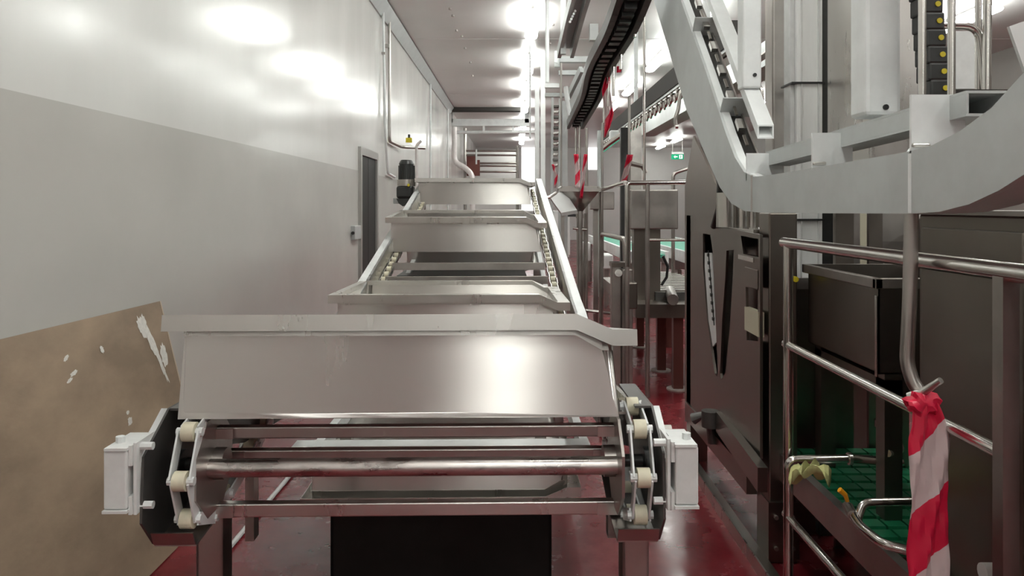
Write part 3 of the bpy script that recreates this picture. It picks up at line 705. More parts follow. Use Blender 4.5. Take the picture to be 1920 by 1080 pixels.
# ================================================================ BIG DARK MACHINE BESIDE THE AISLE
XM = 1.03
bmch = thing('processing_machine', 'tall dark stainless machine with V-shaped slots beside the aisle', 'machine', (1.5, 3.8, 0))
def mz(px, py): q = PX(px, py, XM); return (q.y, q.z)
out = [mz(1284, 790), mz(1284, 350), mz(1300, 255), mz(1322, 300), mz(1348, 360), mz(1345, 425), mz(1385, 432), mz(1425, 440), mz(1425, 860), mz(1415, 862), mz(1345, 800), mz(1320, 800)]
def slot(pp): return [mz(*p) for p in pp]
s1 = slot([(1318, 438), (1332, 440), (1336, 470), (1340, 560), (1346, 700), (1344, 706), (1340, 700), (1326, 600), (1318, 500)])
s2 = slot([(1362, 470), (1376, 468), (1374, 520), (1368, 620), (1360, 700), (1352, 712), (1350, 700), (1354, 600), (1360, 520)])
s3 = slot([(1398, 580), (1424, 584), (1424, 620), (1400, 618)])
s4 = slot([(1389, 442), (1422, 448), (1422, 482), (1394, 476)])
s5 = slot([(1398, 538), (1421, 542), (1421, 640), (1400, 638)])
plate(out, [s1, s2, s4, s5], 'x', XM, XM+0.012, 'side_plate', 'steel_dark', bmch)
# inside of the machine
MB().box((XM+0.06, 3.3, 0.2), (1.20, 4.4, 1.38)).build('inner_body', 'steel_dark', bmch)
ip = PX(1331, 440, XM+0.03); iq = PX(1345, 620, XM+0.03)
strip = plate(slot([(1321, 474), (1334, 474), (1338, 560), (1344, 640), (1336, 650), (1328, 600), (1321, 500)]), [], 'x', XM+0.001, XM+0.009, 'chain_guide', 'galv_light', bmch)
for i in range(9):
    py = 478+i*15; c = PX(1328+i*1.2, py, XM-0.002); MB().bevbox((c.x-0.006, c.y-0.012, c.z-0.009), (c.x+0.006, c.y+0.012, c.z+0.009), 0.003).build('chain_link', 'black_paint', strip)
MB().cyl(PX(1328, 470, XM-0.002), PX(1339, 610, XM-0.002), 0.003, 6).build('chain_pin_bar', 'black_paint', strip)
MB().box((XM-0.005, *mz(1398, 618)), (XM+0.02, *mz(1424, 586))).build('sight_block', 'cream', bmch)
MB().bar(PX(1394, 481, XM+0.02), PX(1423, 488, XM+0.02), 0.05, 0.02).build('ledge', 'steel_tube', bmch)
MB().bevbox(PX(1396, 500, XM-0.004), (XM+0.0, PX(1422, 500, XM).y, PX(1396, 535, XM).z), 0.003).build('access_door', 'steel_dark', bmch)
# frame posts at the near corner
MB().bevbox((1.065, 3.14, 0.0), (1.185, 3.27, 1.475), 0.006).build('corner_post', 'steel_dark', bmch)
MB().box((1.06, 3.13, 0.02), (1.19, 3.28, 0.26)).build('foot_plate', 'steel_dark', bmch)
for (x, z) in ((1.09, 0.07), (1.16, 0.07), (1.09, 0.2), (1.16, 0.2)): MB().cyl((x, 3.13, z), (x, 3.118, z), 0.009, 8).build('bolt', 'steel_dull', bmch)
MB().box((1.2, 3.30, 0.46), (1.205, 3.9, 1.2)).build('inner_panel', 'steel_dark', bmch)
MB().box((XM+0.014, 3.28, 1.385), (1.21, 4.38, 1.40)).build('top_plate', 'steel_tube', bmch)
MB().box((XM, 4.40, 0), (XM+0.10, 4.50, 1.45)).build('corner_post', 'steel_dark', bmch)
MB().cyl((1.16, 3.12, 1.20), (1.16, 3.09, 1.20), 0.012, 10).build('knob', 'yellow', bmch)
# black cable on the sloping edge
MB().tube([PX(1338, 290, XM-0.01), PX(1350, 345, XM-0.015), PX(1348, 390, XM-0.015), PX(1338, 425, XM-0.01)], 0.016, 10).build('cable', 'black_paint', bmch)
# bottles / glossy fittings on the machine top
for px, r, h in ((1362, 0.05, 0.17), (1392, 0.035, 0.15), (1411, 0.028, 0.16)):
    c = P(px, 428, 3.7); MB().cyl((c.x, 3.7, 1.40), (c.x, 3.7, 1.40+h), r, 16).build('chrome_fitting', 'steel_tube', bmch)
# base skid along the floor
sk = thing('floor_skid', 'long steel base skid on the red floor beside the machine', 'skid', (1.03, 3.6, 0))
MB().box((0.985, 2.2, 0.0), (0.992, 4.6, 0.06)).build('skid_edge', 'steel', sk)
MB().box((0.992, 2.2, 0.0), (1.06, 4.6, 0.02)).build('skid_base', 'steel_dark', sk)
MB().bar((1.05, 3.3, 0.28), (1.05, 4.5, 0.28), 0.06, 0.10).build('skid_beam', 'steel_dark', sk)
# pneumatic clamp near the floor
cl = thing('clamp_arm', 'dull grey clamp arm low on the dark machine', 'clamp', P(1335, 830, 3.9))
MB().tube([P(1300, 785, 3.9), P(1330, 775, 3.85), P(1338, 830, 3.85)], 0.03, 10).build('arm', 'guard', cl)
MB().cyl(P(1332, 800, 3.8), P(1332, 770, 3.8), 0.045, 12).build('clamp_head', 'guard', cl)
MB().bar(P(1350, 790, 3.75), P(1430, 900, 3.0), 0.04, 0.10).build('brace', 'steel_dark', cl)
o = MB().cyl((0.55, 4.9, 0.035), (1.02, 4.9, 0.035), 0.035, 14).build('drain_pipe', 'steel_dull'); tag(o, 'short dark steel pipe low between the conveyor and the machine', 'pipe')

# ================================================================ WOODEN BOARD LEANING ON THE WALL
wb = thing('plywood_board', 'brown plywood board with a white paint smear leaning on the wall', 'board', (-1.6, 2.9, 0))
tpz = 1.03; xb_, xt_ = -1.50, -1.775; yR_t, yR_b = 3.70, 3.66; yL = 1.26
nrm = Vector((tpz, 0, xb_-xt_)).normalized(); nrm = Vector((abs(nrm.x), 0, abs(nrm.z)))
def bpnt(s, t, o=0.0):  # s along the board 0..1 (near to far), t up 0..1
    y = yL+(yR_t*t+yR_b*(1-t)-yL)*s; x = xb_+(xt_-xb_)*t; z = tpz*t+0.0+0.03*(1-s)*t
    return Vector((x, y, z))+nrm*o
m = MB(); vs = [bpnt(0,0), bpnt(1,0), bpnt(1,1), bpnt(0,1), bpnt(0,0,0.015), bpnt(1,0,0.015), bpnt(1,1,0.015), bpnt(0,1,0.015)]
m.add(vs, [(0,1,2,3),(4,7,6,5),(0,4,5,1),(1,5,6,2),(2,6,7,3),(3,7,4,0)]); m.build('panel', 'board', wb, smooth=False)
MB().add([bpnt(1,0,0.0155), bpnt(0.996,0,0.0155), bpnt(0.996,1,0.0155), bpnt(1,1,0.0155), bpnt(1,0,0.017), bpnt(0.996,0,0.017), bpnt(0.996,1,0.017), bpnt(1,1,0.017)], [(0,1,2,3),(4,7,6,5),(0,4,5,1),(1,5,6,2),(2,6,7,3),(3,7,4,0)]).build('edge_band', 'board_edge', wb, smooth=False)
rnd = random.Random(3)
def smear(s, t, a, b, ang, n=26):
    vs = []
    for k in range(n):
        an = 2*math.pi*k/n; q = 1+rnd.uniform(-0.22, 0.22); u, v = a*math.cos(an)*q, b*math.sin(an)*q
        vs.append(bpnt(s+(u*math.cos(ang)-v*math.sin(ang))/2.44, t+(u*math.sin(ang)+v*math.cos(ang)), 0.0163))
    c = bpnt(s, t, 0.0168); MB().add([c]+vs, [(0, 1+k, 1+(k+1) % n) for k in range(n)]).build('paint_smear', 'paint_smear', wb, smooth=False)
for s, t, a, b, ang in ((0.905, 0.91, 0.03, 0.05, 0.3), (0.925, 0.84, 0.025, 0.09, 0.35), (0.94, 0.74, 0.014, 0.11, 0.3), (0.96, 0.76, 0.03, 0.05, 0), (0.915, 0.93, 0.02, 0.03, 0), (0.66, 0.88, 0.02, 0.008, 0.4), (0.67, 0.82, 0.025, 0.008, 0.2), (0.655, 0.80, 0.02, 0.006, 0.3), (0.76, 0.87, 0.012, 0.015, 0.3), (0.79, 0.565, 0.02, 0.015, 0.4), (0.79, 0.6, 0.012, 0.008, 0.2)):
    smear(s, t, a, b, ang)
o = MB().cyl((-1.25, 2.95, 0.012), (-1.25, 6.5, 0.012), 0.012, 8).build('floor_conduit', 'white_plastic'); tag(o, 'thin white conduit lying straight along the red floor', 'conduit')

# ================================================================ LEFT WALL SERVICES
def wallpipe(name, label, pts, r, m='galv_light', rad=0.06, cat='pipe', clips=()):
    t = thing(name, label, cat, pts[-1]); MB().tube(bend(pts, rad), r, 10).build('pipe', m, t)
    for c in clips: MB().cbox(c, (0.05, 0.03, 0.03)).build('clip', 'steel_dull', t)
    return t
XW = WL+0.04
def W(px, py): return PX(px, py, XW)
wallpipe('wall_pipe', 'thin pipe running down the wall just right of the dark door', [W(718, 22), W(722, 240), W(727, 325), W(740, 332)], 0.018, clips=(W(719, 100),))
vp = thing('wall_pipe', 'pipe with a yellow valve turning along the wall above the motor', 'pipe', W(733, 262))
a = W(730, 27); bq = W(730, 265); MB().tube(bend([a, (a.x, a.y, bq.z), (XW+0.02, 11.4, bq.z+0.0), (XW+0.35, 11.6, bq.z)], 0.08), 0.022, 10).build('pipe', 'steel_dull', vp)
c = P(767, 263, 11.5); MB().cbox(c, (0.09, 0.09, 0.07)).build('valve', 'yellow', vp)
MB().cyl(c+Vector((0,0,0.03)), c+Vector((0.0,0,0.09)), 0.02, 8).build('valve_stem', 'black', vp)
a = P(781, 268, 11.5); MB().tube(bend([P(790, 264, 11.5), P(781, 272, 11.5), P(781, 420, 11.5)], 0.05), 0.022, 10).build('drop_pipe', 'insulation', vp)
MB().cbox(W(726, 86), (0.06, 0.05, 0.05)).build('clip', 'steel_dull', vp)
for px, lab in ((807, 'thin vertical pipe on the wall beyond the yellow valve'), (840, 'thin vertical pipe at the far end of the left wall')):
    Y = -XW*F/(VX-px); o = MB().cyl((XW, Y, 0.4), (XW, Y, CE-0.16), 0.02, 10).build('wall_pipe', 'galv_light'); tag(o, lab, 'pipe', 'thin pipes on the left wall')
lk_ = thing('door_lock', 'small grey lock box on the wall beside the dark door', 'lock', (WL, 8.3, 1.2))
a, b = PX(659, 450, WL+0.01), PX(674, 422, WL+0.01)
MB().bevbox((WL, a.y, a.z), (WL+0.05, b.y-0.1, b.z), 0.006).build('box', 'galv', lk_)
MB().cyl((WL+0.03, a.y-0.001, (a.z+b.z)/2), (WL+0.03, a.y-0.03, (a.z+b.z)/2), 0.018, 12).build('cylinder', 'black', lk_)
MB().box((WL, b.y-0.1, (a.z+b.z)/2-0.03), (WL+0.03, 8.52, (a.z+b.z)/2+0.03)).build('bolt_bar', 'galv', lk_)
o = MB().box(P(731, 313, 11.9), P(753, 345, 12.0)); o = o.build('junction_box', 'guard'); tag(o, 'dark grey junction box on the wall behind the motor', 'box')
o.location.x = WL+0.1

# ================================================================ FAR END: BEAMS, RACK, PIPES
fb = thing('pipe_gantry', 'galvanised cross beam and pipe with short hangers at the far end', 'gantry', P(915, 236, 21))
MB().box(P(843, 236, 21), P(992, 224, 21.15)).build('beam', 'galv_light', fb)
MB().cyl(P(843, 248, 21.1), P(1006, 248, 21.1), 0.05, 10).build('pipe', 'galv_light', fb)
for px in (907, 962): MB().box(P(px-2, 248, 21.05), P(px+2, 236, 21.15)).build('hanger', 'galv_light', fb)
for px in (845, 988): a = P(px, 230, 21); MB().box((a.x-0.06, 21, a.z), (a.x+0.06, 21.12, CE)).build('suspender', 'galv', fb)
o = MB().tube(bend([P(852, 238, 19.6), P(852, 304, 19.6), P(872, 314, 19.5), P(886, 328, 19.4), Vector((P(886, 0, 19.4).x, 19.4, 0))], 0.2), 0.07, 12).build('insulated_pipe', 'insulation'); tag(o, 'fat foil-insulated pipe bending down at the far end', 'pipe')
rk = thing('pipe_rack', 'rack of thin horizontal bars in front of the far partition', 'rack', P(920, 330, 25))
for py in (283, 291, 306, 311, 322): MB().cyl(P(870 if py < 300 else 893, py, 25), P(970, py, 25), 0.035, 8).build('bar', 'steel_dull', rk)
for px in (872, 970):
    a = P(px, 285, 25); MB().cyl((a.x, 25, 0), (a.x, 25, a.z+(0.2 if px > 900 else 0.8)), 0.05, 8).build('upright', 'steel_dull', rk)
MB().box(P(878, 300, 24.8), P(900, 330, 25)).build('valve_box', 'red_dark', rk)
MB().cyl(P(893, 280, 24.8), P(893, 308, 24.8), 0.03, 8).build('stub', 'galv_light', rk)
MB().box(P(875, 290, 26.5), P(892, 330, 26.6)).build('back_panel', 'red_dark', rk)

# ================================================================ MIDDLE DISTANCE BETWEEN CONVEYOR AND MACHINE
def vpost(name, label, px, Y, r, m, z0=0.0, z1=CE, cat='post', group='thin vertical posts', sq=False):
    x = (px-VX)/F*Y; mb = MB()
    if sq: mb.box((x-r, Y-r, z0), (x+r, Y+r, z1))
    else: mb.cyl((x, Y, z0), (x, Y, z1), r, 10)
    return tag(mb.build(name, m), label, cat, group)
# funnel on a pipe stand
fn_ = thing('funnel_stand', 'square stainless funnel on a round pipe stand', 'funnel', P(1087, 588, 7.0))
Y = 7.0
top = [P(1047, 356, 6.85), P(1126, 356, 6.85), P(1122, 352, 7.25), P(1052, 352, 7.25)]; bot = [P(1080, 396, 6.97), P(1093, 396, 6.97), P(1093, 396, 7.03), P(1080, 396, 7.03)]
MB().add(top+bot, [(i, (i+1) % 4, 4+(i+1) % 4, 4+i) for i in range(4)]).build('cone', 'steel_dull', fn_, solid=0.004)
for i in range(4): MB().bar(top[i], top[(i+1) % 4], 0.02, 0.03).build('rim', 'steel_dull', fn_)
a = P(1087, 396, 7.0); MB().cyl((a.x, 7, 0), (a.x, 7, a.z+0.02), 0.03, 14).build('pipe', 'steel_dull', fn_)
for py in (405, 430): c = P(1087, py, 7.0); MB().cyl(c-Vector((0,0,0.02)), c+Vector((0,0,0.02)), 0.037, 12).build('collar', 'steel_dull', fn_)
MB().cyl(P(1074, 428, 6.98), P(1100, 431, 6.98), 0.012, 8).build('handle', 'steel_dull', fn_)
ch_ = thing('white_chute', 'white plastic chute sloping beside the funnel', 'chute', P(1055, 398, 6.7))
Q = [P(1030, 368, 6.7), P(1058, 357, 6.9), P(1082, 394, 6.9), P(1052, 399, 6.7)]
MB().add(Q+[q+Vector((0.01, 0.04, -0.03)) for q in Q], [(0,1,2,3),(7,6,5,4),(0,4,5,1),(1,5,6,2),(2,6,7,3),(3,7,4,0)]).build('sheet', 'white_plastic', ch_, smooth=False)
MB().tube([P(1020, 372, 6.7), P(1030, 370, 6.7), P(1042, 362, 6.8)], 0.015, 8).build('bracket_arm', 'steel', ch_)
MB().bar(P(1055, 398, 6.82), (P(1055, 398, 6.82).x, 6.82, 0), 0.03, 0.03, up=(1,0,0)).build('leg', 'steel_dull', ch_)
# guard tubes
gt = thing('tube_guard', 'bent rectangular tube guard beyond the funnel stand', 'guard frame', P(1128, 585, 7.2))
a = P(1127, 360, 7.2)
MB().cyl((a.x, 7.2, 0), (a.x, 7.2, a.z), 0.022, 10).build('post', 'steel_dull', gt)
MB().tube(bend([P(1128, 500, 7.2), P(1128, 438, 7.2), P(1171, 448, 6.6), P(1173, 502, 6.6)], 0.06), 0.022, 10).build('hoop', 'steel_dull', gt)
MB().cyl(P(1127, 356, 7.2), P(1172, 342, 6.4), 0.02, 10).build('top_rail', 'steel_tube', gt)
lp = thing('pipe_loop', 'thin pipe loop bending near the floor behind the funnel stand', 'pipe', P(1095, 586, 7.6))
MB().tube(bend([P(1098, 400, 7.6), P(1094, 582, 7.6), P(1148, 588, 7.6)], 0.04), 0.016, 8).build('pipe', 'steel_dull', lp)
# bearing post
bp_ = thing('bearing_post', 'stainless double post with bearing block beside the pan conveyor', 'post', P(1170, 620, 6.0))
a, b = P(1147, 0, 6.0), P(1166, 0, 6.0); zt2 = P(0, 492, 6).z
MB().bevbox((a.x, 6.0, 0), (b.x-0.005, 6.1, zt2), 0.006).build('post', 'steel_dull', bp_)
MB().bevbox((b.x, 5.98, 0), (P(1186, 0, 6).x, 6.08, P(0, 505, 6).z), 0.006).build('post', 'steel_dull', bp_)
MB().box((a.x-0.005, 5.97, zt2-0.035), (P(1175, 0, 6).x, 6.12, zt2)).build('cap_plate', 'steel_dark', bp_)
MB().bevbox(P(1176, 530, 5.95), P(1190, 575, 6.1), 0.01).build('bearing_block', 'steel_dark', bp_)
MB().cyl(P(1160, 512, 5.99), P(1160, 512, 5.96), 0.03, 12).build('bolt', 'steel_tube', bp_)
MB().box((a.x-0.03, 5.95, 0), (P(1190, 0, 6).x, 6.13, 0.02)).build('foot_plate', 'steel_dull', bp_)
# platform with legs
pf = thing('machine_platform', 'dark steel machine base on plain square legs', 'platform', (1.4, 7.0, 0))
MB().box((0.97, 6.05, 0.60), (1.75, 8.4, 0.71)).build('deck_frame', 'steel_dark', pf)
for y in (6.14, 6.84, 8.0):
    MB().box((1.29, y-0.035, 0.0), (1.37, y+0.035, 0.60)).build('leg', 'red_dark', pf)
    MB().cyl((1.33, y, 0), (1.33, y, 0.012), 0.09, 14).build('grout_pad', 'concrete', pf)
    MB().box((1.60, y-0.035, 0.0), (1.68, y+0.035, 0.60)).build('leg', 'red_dark', pf)
MB().box((1.18, 6.3, 0.71), (1.72, 8.3, 0.78)).build('ribbed_bed', 'guard', pf)
for i in range(14): y = 6.35+i*0.13; MB().box((1.18, y, 0.78), (1.72, y+0.05, 0.795)).build('rib', 'green_far' if False else 'steel_dull', pf)
MB().cyl(P(1262, 562, 5.95), P(1256, 545, 6.5), 0.045, 12).build('roller', 'steel_dull', pf)
# control box on twin columns
cbx = thing('control_box', 'flat stainless control box on two dark square columns', 'control box', P(1222, 430, 6.2))
MB().bevbox(P(1182, 430, 6.2), P(1266, 356, 6.32), 0.01).build('box', 'steel_dull', cbx)
a, b = P(1190, 0, 6.3), P(1212, 0, 6.3); zl = 0.71
MB().box((a.x, 6.34, zl), (b.x, 6.46, P(0, 400, 6.3).z)).build('column', 'steel_dark', cbx)
a, b = P(1216, 0, 6.3), P(1240, 0, 6.3)
MB().box((a.x, 6.34, zl), (b.x, 6.46, P(0, 400, 6.3).z)).build('column', 'steel_dark', cbx)
MB().tube([P(1243, 480, 6.4), P(1252, 500, 6.4), P(1250, 520, 6.4), P(1240, 535, 6.4)], 0.012, 8).build('cable', 'black', cbx)
# hand railing in front of it
hr = thing('hand_railing', 'stainless hand railing in front of the control box', 'railing', P(1213, 560, 5.9))
MB().tube(bend([P(1176, 500, 5.9), P(1176, 343, 5.9), P(1285, 342, 5.9), P(1330, 342, 5.9)], 0.03), 0.02, 12).build('top_rail', 'steel_tube', hr)
a = P(1214, 343, 5.9); MB().cyl((a.x, 5.9, 0), (a.x, 5.9, a.z), 0.018, 12).build('post', 'steel_dull', hr)
MB().cyl(P(1214, 450, 5.9), P(1300, 450, 5.9), 0.012, 10).build('middle_rail', 'steel_tube', hr)
a = P(1176, 500, 5.9); MB().cyl((a.x, 5.9, 0), a, 0.018, 12).build('post', 'steel_dull', hr)
# flush pipe arm near the exit
o = MB().tube(bend([Vector((P(1262, 0, 8).x, 8, 0.71)), P(1262, 325, 8), P(1290, 316, 8)], 0.05), 0.02, 8).build('bent_pipe', 'steel_dull'); tag(o, 'bent grey pipe end under the exit sign', 'pipe')
o = MB().tube([P(1180, 306, 7), P(1204, 312, 7), P(1212, 324, 7)], 0.024, 8, r2=0.02).build('spray_nozzle', 'steel_dull'); tag(o, 'small spray nozzle arm under the hanging shackles', 'nozzle')
# second steel box farther back
o = MB().bevbox(P(1107, 393, 9.0), P(1150, 360, 9.1), 0.01).build('junction_cabinet', 'steel_dull'); tag(o, 'smaller flat steel box behind the funnel', 'box')
a = P(1118, 0, 9.05); MB().box((a.x-0.03, 9.1, 0), (a.x+0.03, 9.16, P(0, 380, 9).z)).build('stand', 'steel_dull', o)
# white cabinets and counters far away
wcab = thing('white_cabinet', 'tall white cabinet standing at the far end of the aisle', 'cabinet', P(1055, 482, 22.3))
a, b = P(1038, 482, 22.3), P(1069, 395, 22.3)
MB().bevbox((a.x, 22.3, 0.06), (b.x, 22.9, b.z), 0.02).build('body', 'white_plastic', wcab)
MB().box((a.x+0.03, 22.33, 0), (b.x-0.03, 22.87, 0.06)).build('plinth', 'grey_paint', wcab)
MB().box((b.x-0.16, 22.285, b.z-0.18), (b.x+0.2, 22.3, b.z-0.1)).build('slot', 'black', wcab)
for (px0, px1, py0, py1, Y, lab) in ((1086, 1108, 455, 490, 15.0, 'low white crate stand beside the far green belt'), (1132, 1150, 478, 505, 11.0, 'white tray on the floor line of the far green belt')):
    a, b = P(px0, py1, Y), P(px1, py0, Y); t = thing('crate_stand', lab, 'stand', (a.x, Y, 0))
    MB().bevbox((a.x, Y, a.z), (b.x, Y+0.5, b.z), 0.02).build('crate', 'white_plastic', t)
    for x in (a.x+0.03, b.x-0.03):
        for y in (Y+0.05, Y+0.45): MB().box((x-0.02, y-0.02, 0), (x+0.02, y+0.02, a.z)).build('leg', 'steel_dull', t)
def far_belt(lab, x0, x1, y0, y1, z):
    t = thing('packing_belt', lab, 'conveyor', ((x0+x1)/2, y0, 0), 'far green packing belts')
    MB().box((x0+0.05, y0, z-0.04), (x1-0.05, y1, z)).build('belt', 'green_far', t)
    MB().box((x0, y0, z-0.12), (x0+0.05, y1, z+0.04)).build('side_rail', 'galv_light', t)
    MB().box((x1-0.05, y0, z-0.12), (x1, y1, z+0.04)).build('side_rail', 'galv_light', t)
    for y in (y0+0.2, (y0+y1)/2, y1-0.2):
        for x in (x0+0.03, x1-0.03): MB().box((x-0.03, y-0.03, 0), (x+0.03, y+0.03, z-0.12)).build('leg', 'steel_dull', t)
far_belt('narrow far green belt seen through the tube guard', 1.55, 2.05, 10.0, 16.0, 0.86)
far_belt('wide far green belt right of the control box columns', 2.35, 3.3, 9.6, 15.5, 0.84)
o = MB().bevbox(P(1198, 505, 12), P(1282, 480, 12.6), 0.02).build('side_table', 'white_plastic'); tag(o, 'white low side table under the wide far green belt', 'table')
for x in (-1, 1):
    c = P(1240, 505, 12.3); MB().box((c.x+x*0.28-0.03, 12.2, 0), (c.x+x*0.28+0.03, 12.4, c.z)).build('leg', 'steel_dull', o)

# posts
vpost('support_post', 'bright white post nearest the row of lamps, reaching the conveyor head', 1007, 11.0, 0.032, 'galv_light', 0, P(0, 160, 11).z, sq=True)
vpost('support_post', 'bright white post right beside the first, slightly taller', 1018, 11.6, 0.035, 'white_plastic', 0, P(0, 100, 11.6).z, sq=True)
vpost('support_post', 'round galvanised drop post with a flange above the white posts', 1026, 9.0, 0.024, 'galv_light', P(0, 155, 9).z, CE)
vpost('support_post', 'grey square drop post holding the short angled track', 1056, 8.0, 0.028, 'galv', P(0, 102, 8).z, CE, sq=True)
vpost('support_post', 'slim grey post behind the striped tapes', 1129, 8.2, 0.014, 'steel_dull', 0, P(0, 230, 8.2).z)
vpost('support_post', 'slim stainless post right of the long striped tape', 1180, 7.0, 0.013, 'steel_dull', 0, P(0, 180, 7).z)
vpost('support_post', 'slim stainless rod rising to the ceiling before the shackle row', 1208, 6.6, 0.013, 'steel_tube', 0.75, CE)
vpost('support_post', 'grey flat post behind the dark track end', 1057, 10.0, 0.05, 'galv', 0, P(0, 190, 10).z, sq=True)
vpost('support_post', 'dark column left of the pale tape by the control box', 1170, 10.0, 0.05, 'black_paint', 0, P(0, 240, 10).z, sq=True)
vpost('support_post', 'thick pink-grey column behind the slim rods', 1190, 17.0, 0.14, 'steel_dull', 0, P(0, 220, 17).z, sq=True)
vpost('support_post', 'slim dark post beside the funnel rim', 1100, 8.4, 0.016, 'steel_dull', 0, P(0, 240, 8.4).z)
vpost('support_post', 'slim post beside the bright doorway', 1124, 12.5, 0.04, 'galv', 0, P(0, 245, 12.5).z)
vpost('support_post', 'thin suspension rod between the lamps and the white posts', 994, 10.2, 0.012, 'galv_light', P(0, 260, 10.2).z, CE)
# bright doorway far away
o = MB().box(P(1102, 318, YF-0.02), P(1121, 247, YF)).build('window_1', 'lit_window', smooth=False); struct(o)
o['label'] = 'tall bright lit opening in the far wall'
o = MB().box(P(978, 395, YF-0.02), P(1004, 258, YF)).build('window_2', 'lit_window', smooth=False); struct(o)
o['label'] = 'bright lit opening at the end of the aisle'

# ----- dark overhead tracks
def sweep_track(name, label, path, wx, m, chain=True, hgt=0.09):
    # path: 3D points; U-shaped track open below with a dark chain inside
    t = thing(name, label, 'conveyor track', path[len(path)//2], 'distant overhead tracks')
    pts = bend(path, 0.4, 6)
    for s in (-1, 1):
        for a in (0,):
            mb = MB()
            q = [p+Vector((s*wx/2, 0, 0)) for p in pts]
            for u, v in zip(q, q[1:]): mb.bar(u, v, 0.04, hgt, up=(0, 0, 1))
            mb.build('side_bar', m, t)
    mb = MB()
    for u, v in zip(pts, pts[1:]): mb.bar(u+Vector((0,0,hgt/2)), v+Vector((0,0,hgt/2)), wx, 0.012)
    mb.build('web', m, t)
    if chain:
        ln = 0; last = pts[0]
        for u, v in zip(pts, pts[1:]):
            k = max(1, int((v-u).length/0.16))
            for i in range(k):
                c = u.lerp(v, (i+0.5)/k); MB().cbox(c-Vector((0,0,0.01)), (wx*0.45, 0.09, 0.05)).build('trolley', 'black_paint', t)
    return t
tA = sweep_track('overhead_track', 'dark curved overhead track sweeping down above the striped tapes', [P(1205, -60, 4.2), P(1168, 45, 4.8), P(1122, 125, 6.0), P(1110, 175, 7.2), P(1078, 235, 9.0)], 0.17, 'dark_rail')
# hanging rods under that track
for i, (px, py0, py1, Y) in enumerate(((1190, 10, 70, 4.9), (1164, 60, 130, 5.4), (1150, 80, 180, 5.8), (1140, 95, 200, 6.2), (1133, 110, 230, 6.6), (1080, 232, 330, 8.9), (1087, 224, 320, 8.8))):
    o = MB().cyl(P(px, py0, Y), P(px, py1, Y), 0.012, 8).build('hanger_rod', 'steel_tube'); tag(o, 'thin hanger rod below the dark curved overhead track', 'rod', 'hanger rods of the dark track')
# lighter angled track piece at the top
tB = sweep_track('overhead_track', 'light grey angled track piece with a row of bolts under the ceiling', [P(1092, -20, 7.0), P(1080, 20, 7.4), P(1060, 100, 8.2)], 0.14, 'galv', False, 0.12)
for i in range(5): c = P(1078-i*2.4, 22+i*5, 7.3); MB().cyl(c, c+Vector((0, -0.03, 0)), 0.012, 8).build('bolt', 'galv_light', tB)
# galvanised side plates and brackets of the track support
sup = thing('track_support', 'cluster of galvanised brackets carrying the overhead tracks', 'bracket', P(1070, 180, 9.0))
for a, b, Y, m in (((1050, 108), (1102, 116), 8.6, 'galv'), ((1048, 134), (1090, 140), 8.6, 'galv'), ((1022, 158), (1048, 164), 8.8, 'galv_light'), ((1040, 98), (1050, 125), 8.7, 'galv_light'), ((1022, 176), (1064, 181), 9, 'galv'), ((1106, 48), (1120, 75), 7.0, 'galv')):
    MB().box(P(a[0], b[1], Y), P(b[0], a[1], Y+0.08)).build('arm', m, sup)
MB().bar(P(1042, 118, 8.6), P(1054, 64, 8.6), 0.04, 0.04).build('brace', 'galv_light', sup)
MB().bar(P(1066, 180, 8.8), P(1090, 130, 8.4), 0.04, 0.08).build('brace', 'galv', sup)
MB().prism([(P(1072, 0, 8.9).x, P(0, 165, 8.9).z), (P(1098, 0, 8.9).x, P(0, 120, 8.9).z), (P(1098, 0, 8.9).x, P(0, 180, 8.9).z), (P(1058, 0, 8.9).x, P(0, 250, 8.9).z)], 'y', 8.9, 8.94).build('side_plate', 'galv', sup)
for px, py in ((1061, 162), (1064, 190), (1060, 165)): MB().cyl(P(px, py, 8.5), P(px+4, py+26, 8.5), 0.025, 8).build('strut', 'galv_light', sup)
MB().cyl(P(1052, 118, 8.4), P(1052, 350, 8.4), 0.012, 8).build('rod', 'steel_dull', sup)
# vertical return chains left of the tapes
vc = thing('hanging_chain_track', 'vertical chain track with shiny trolleys between the posts', 'conveyor track', P(1042, 340, 9.5))
MB().bar(P(1036, 180, 9.5), Vector((P(1033, 0, 9.5).x, 9.5, 0.02)), 0.03, 0.05, up=(0,1,0)).build('guide', 'galv', vc)
MB().bar(P(1050, 185, 9.5), Vector((P(1048, 0, 9.5).x, 9.5, 0.02)), 0.03, 0.05, up=(0,1,0)).build('guide', 'galv', vc)
for i in range(12): c = P(1043-i*0.2, 200+i*10, 9.5); MB().bevbox(c-Vector((0.035, 0.03, 0.02)), c+Vector((0.035, 0.03, 0.02)), 0.01).build('trolley', 'steel_tube' if i % 2 else 'guard', vc)

# dark beam with a row of shackles
db = thing('shackle_line', 'dark overhead beam with a row of shiny shackles', 'conveyor track', (1.7, 9, 2.7))
XS = 1.62; zS = H+XS*0.735
MB().box((XS+0.02, 5.8, zS+0.06), (XS+0.14, 15.0, zS+0.26)).build('beam', 'beam_dark', db)
MB().box((XS+0.03, 5.8, zS+0.03), (XS+0.07, 15.0, zS+0.06)).build('chain_rail', 'galv', db)
sh0 = None
for i in range(26):
    y = 6.9+i*0.28
    if sh0 is None:
        m = MB(); x = XS+0.05
        m.tube(bend([(x, y, zS+0.05), (x, y, zS-0.06), (x, y+0.09, zS-0.10), (x, y+0.10, zS-0.02)], 0.03), 0.014, 8)
        m.bar((x, y-0.03, zS+0.0), (x, y+0.14, zS+0.02), 0.02, 0.02)
        sh0 = m.build('shackle', 'steel_tube', db)
    else:
        o = sh0.copy(); C.objects.link(o); o.parent = db; o.location = sh0.location+Vector((0, 0.28*i, 0))
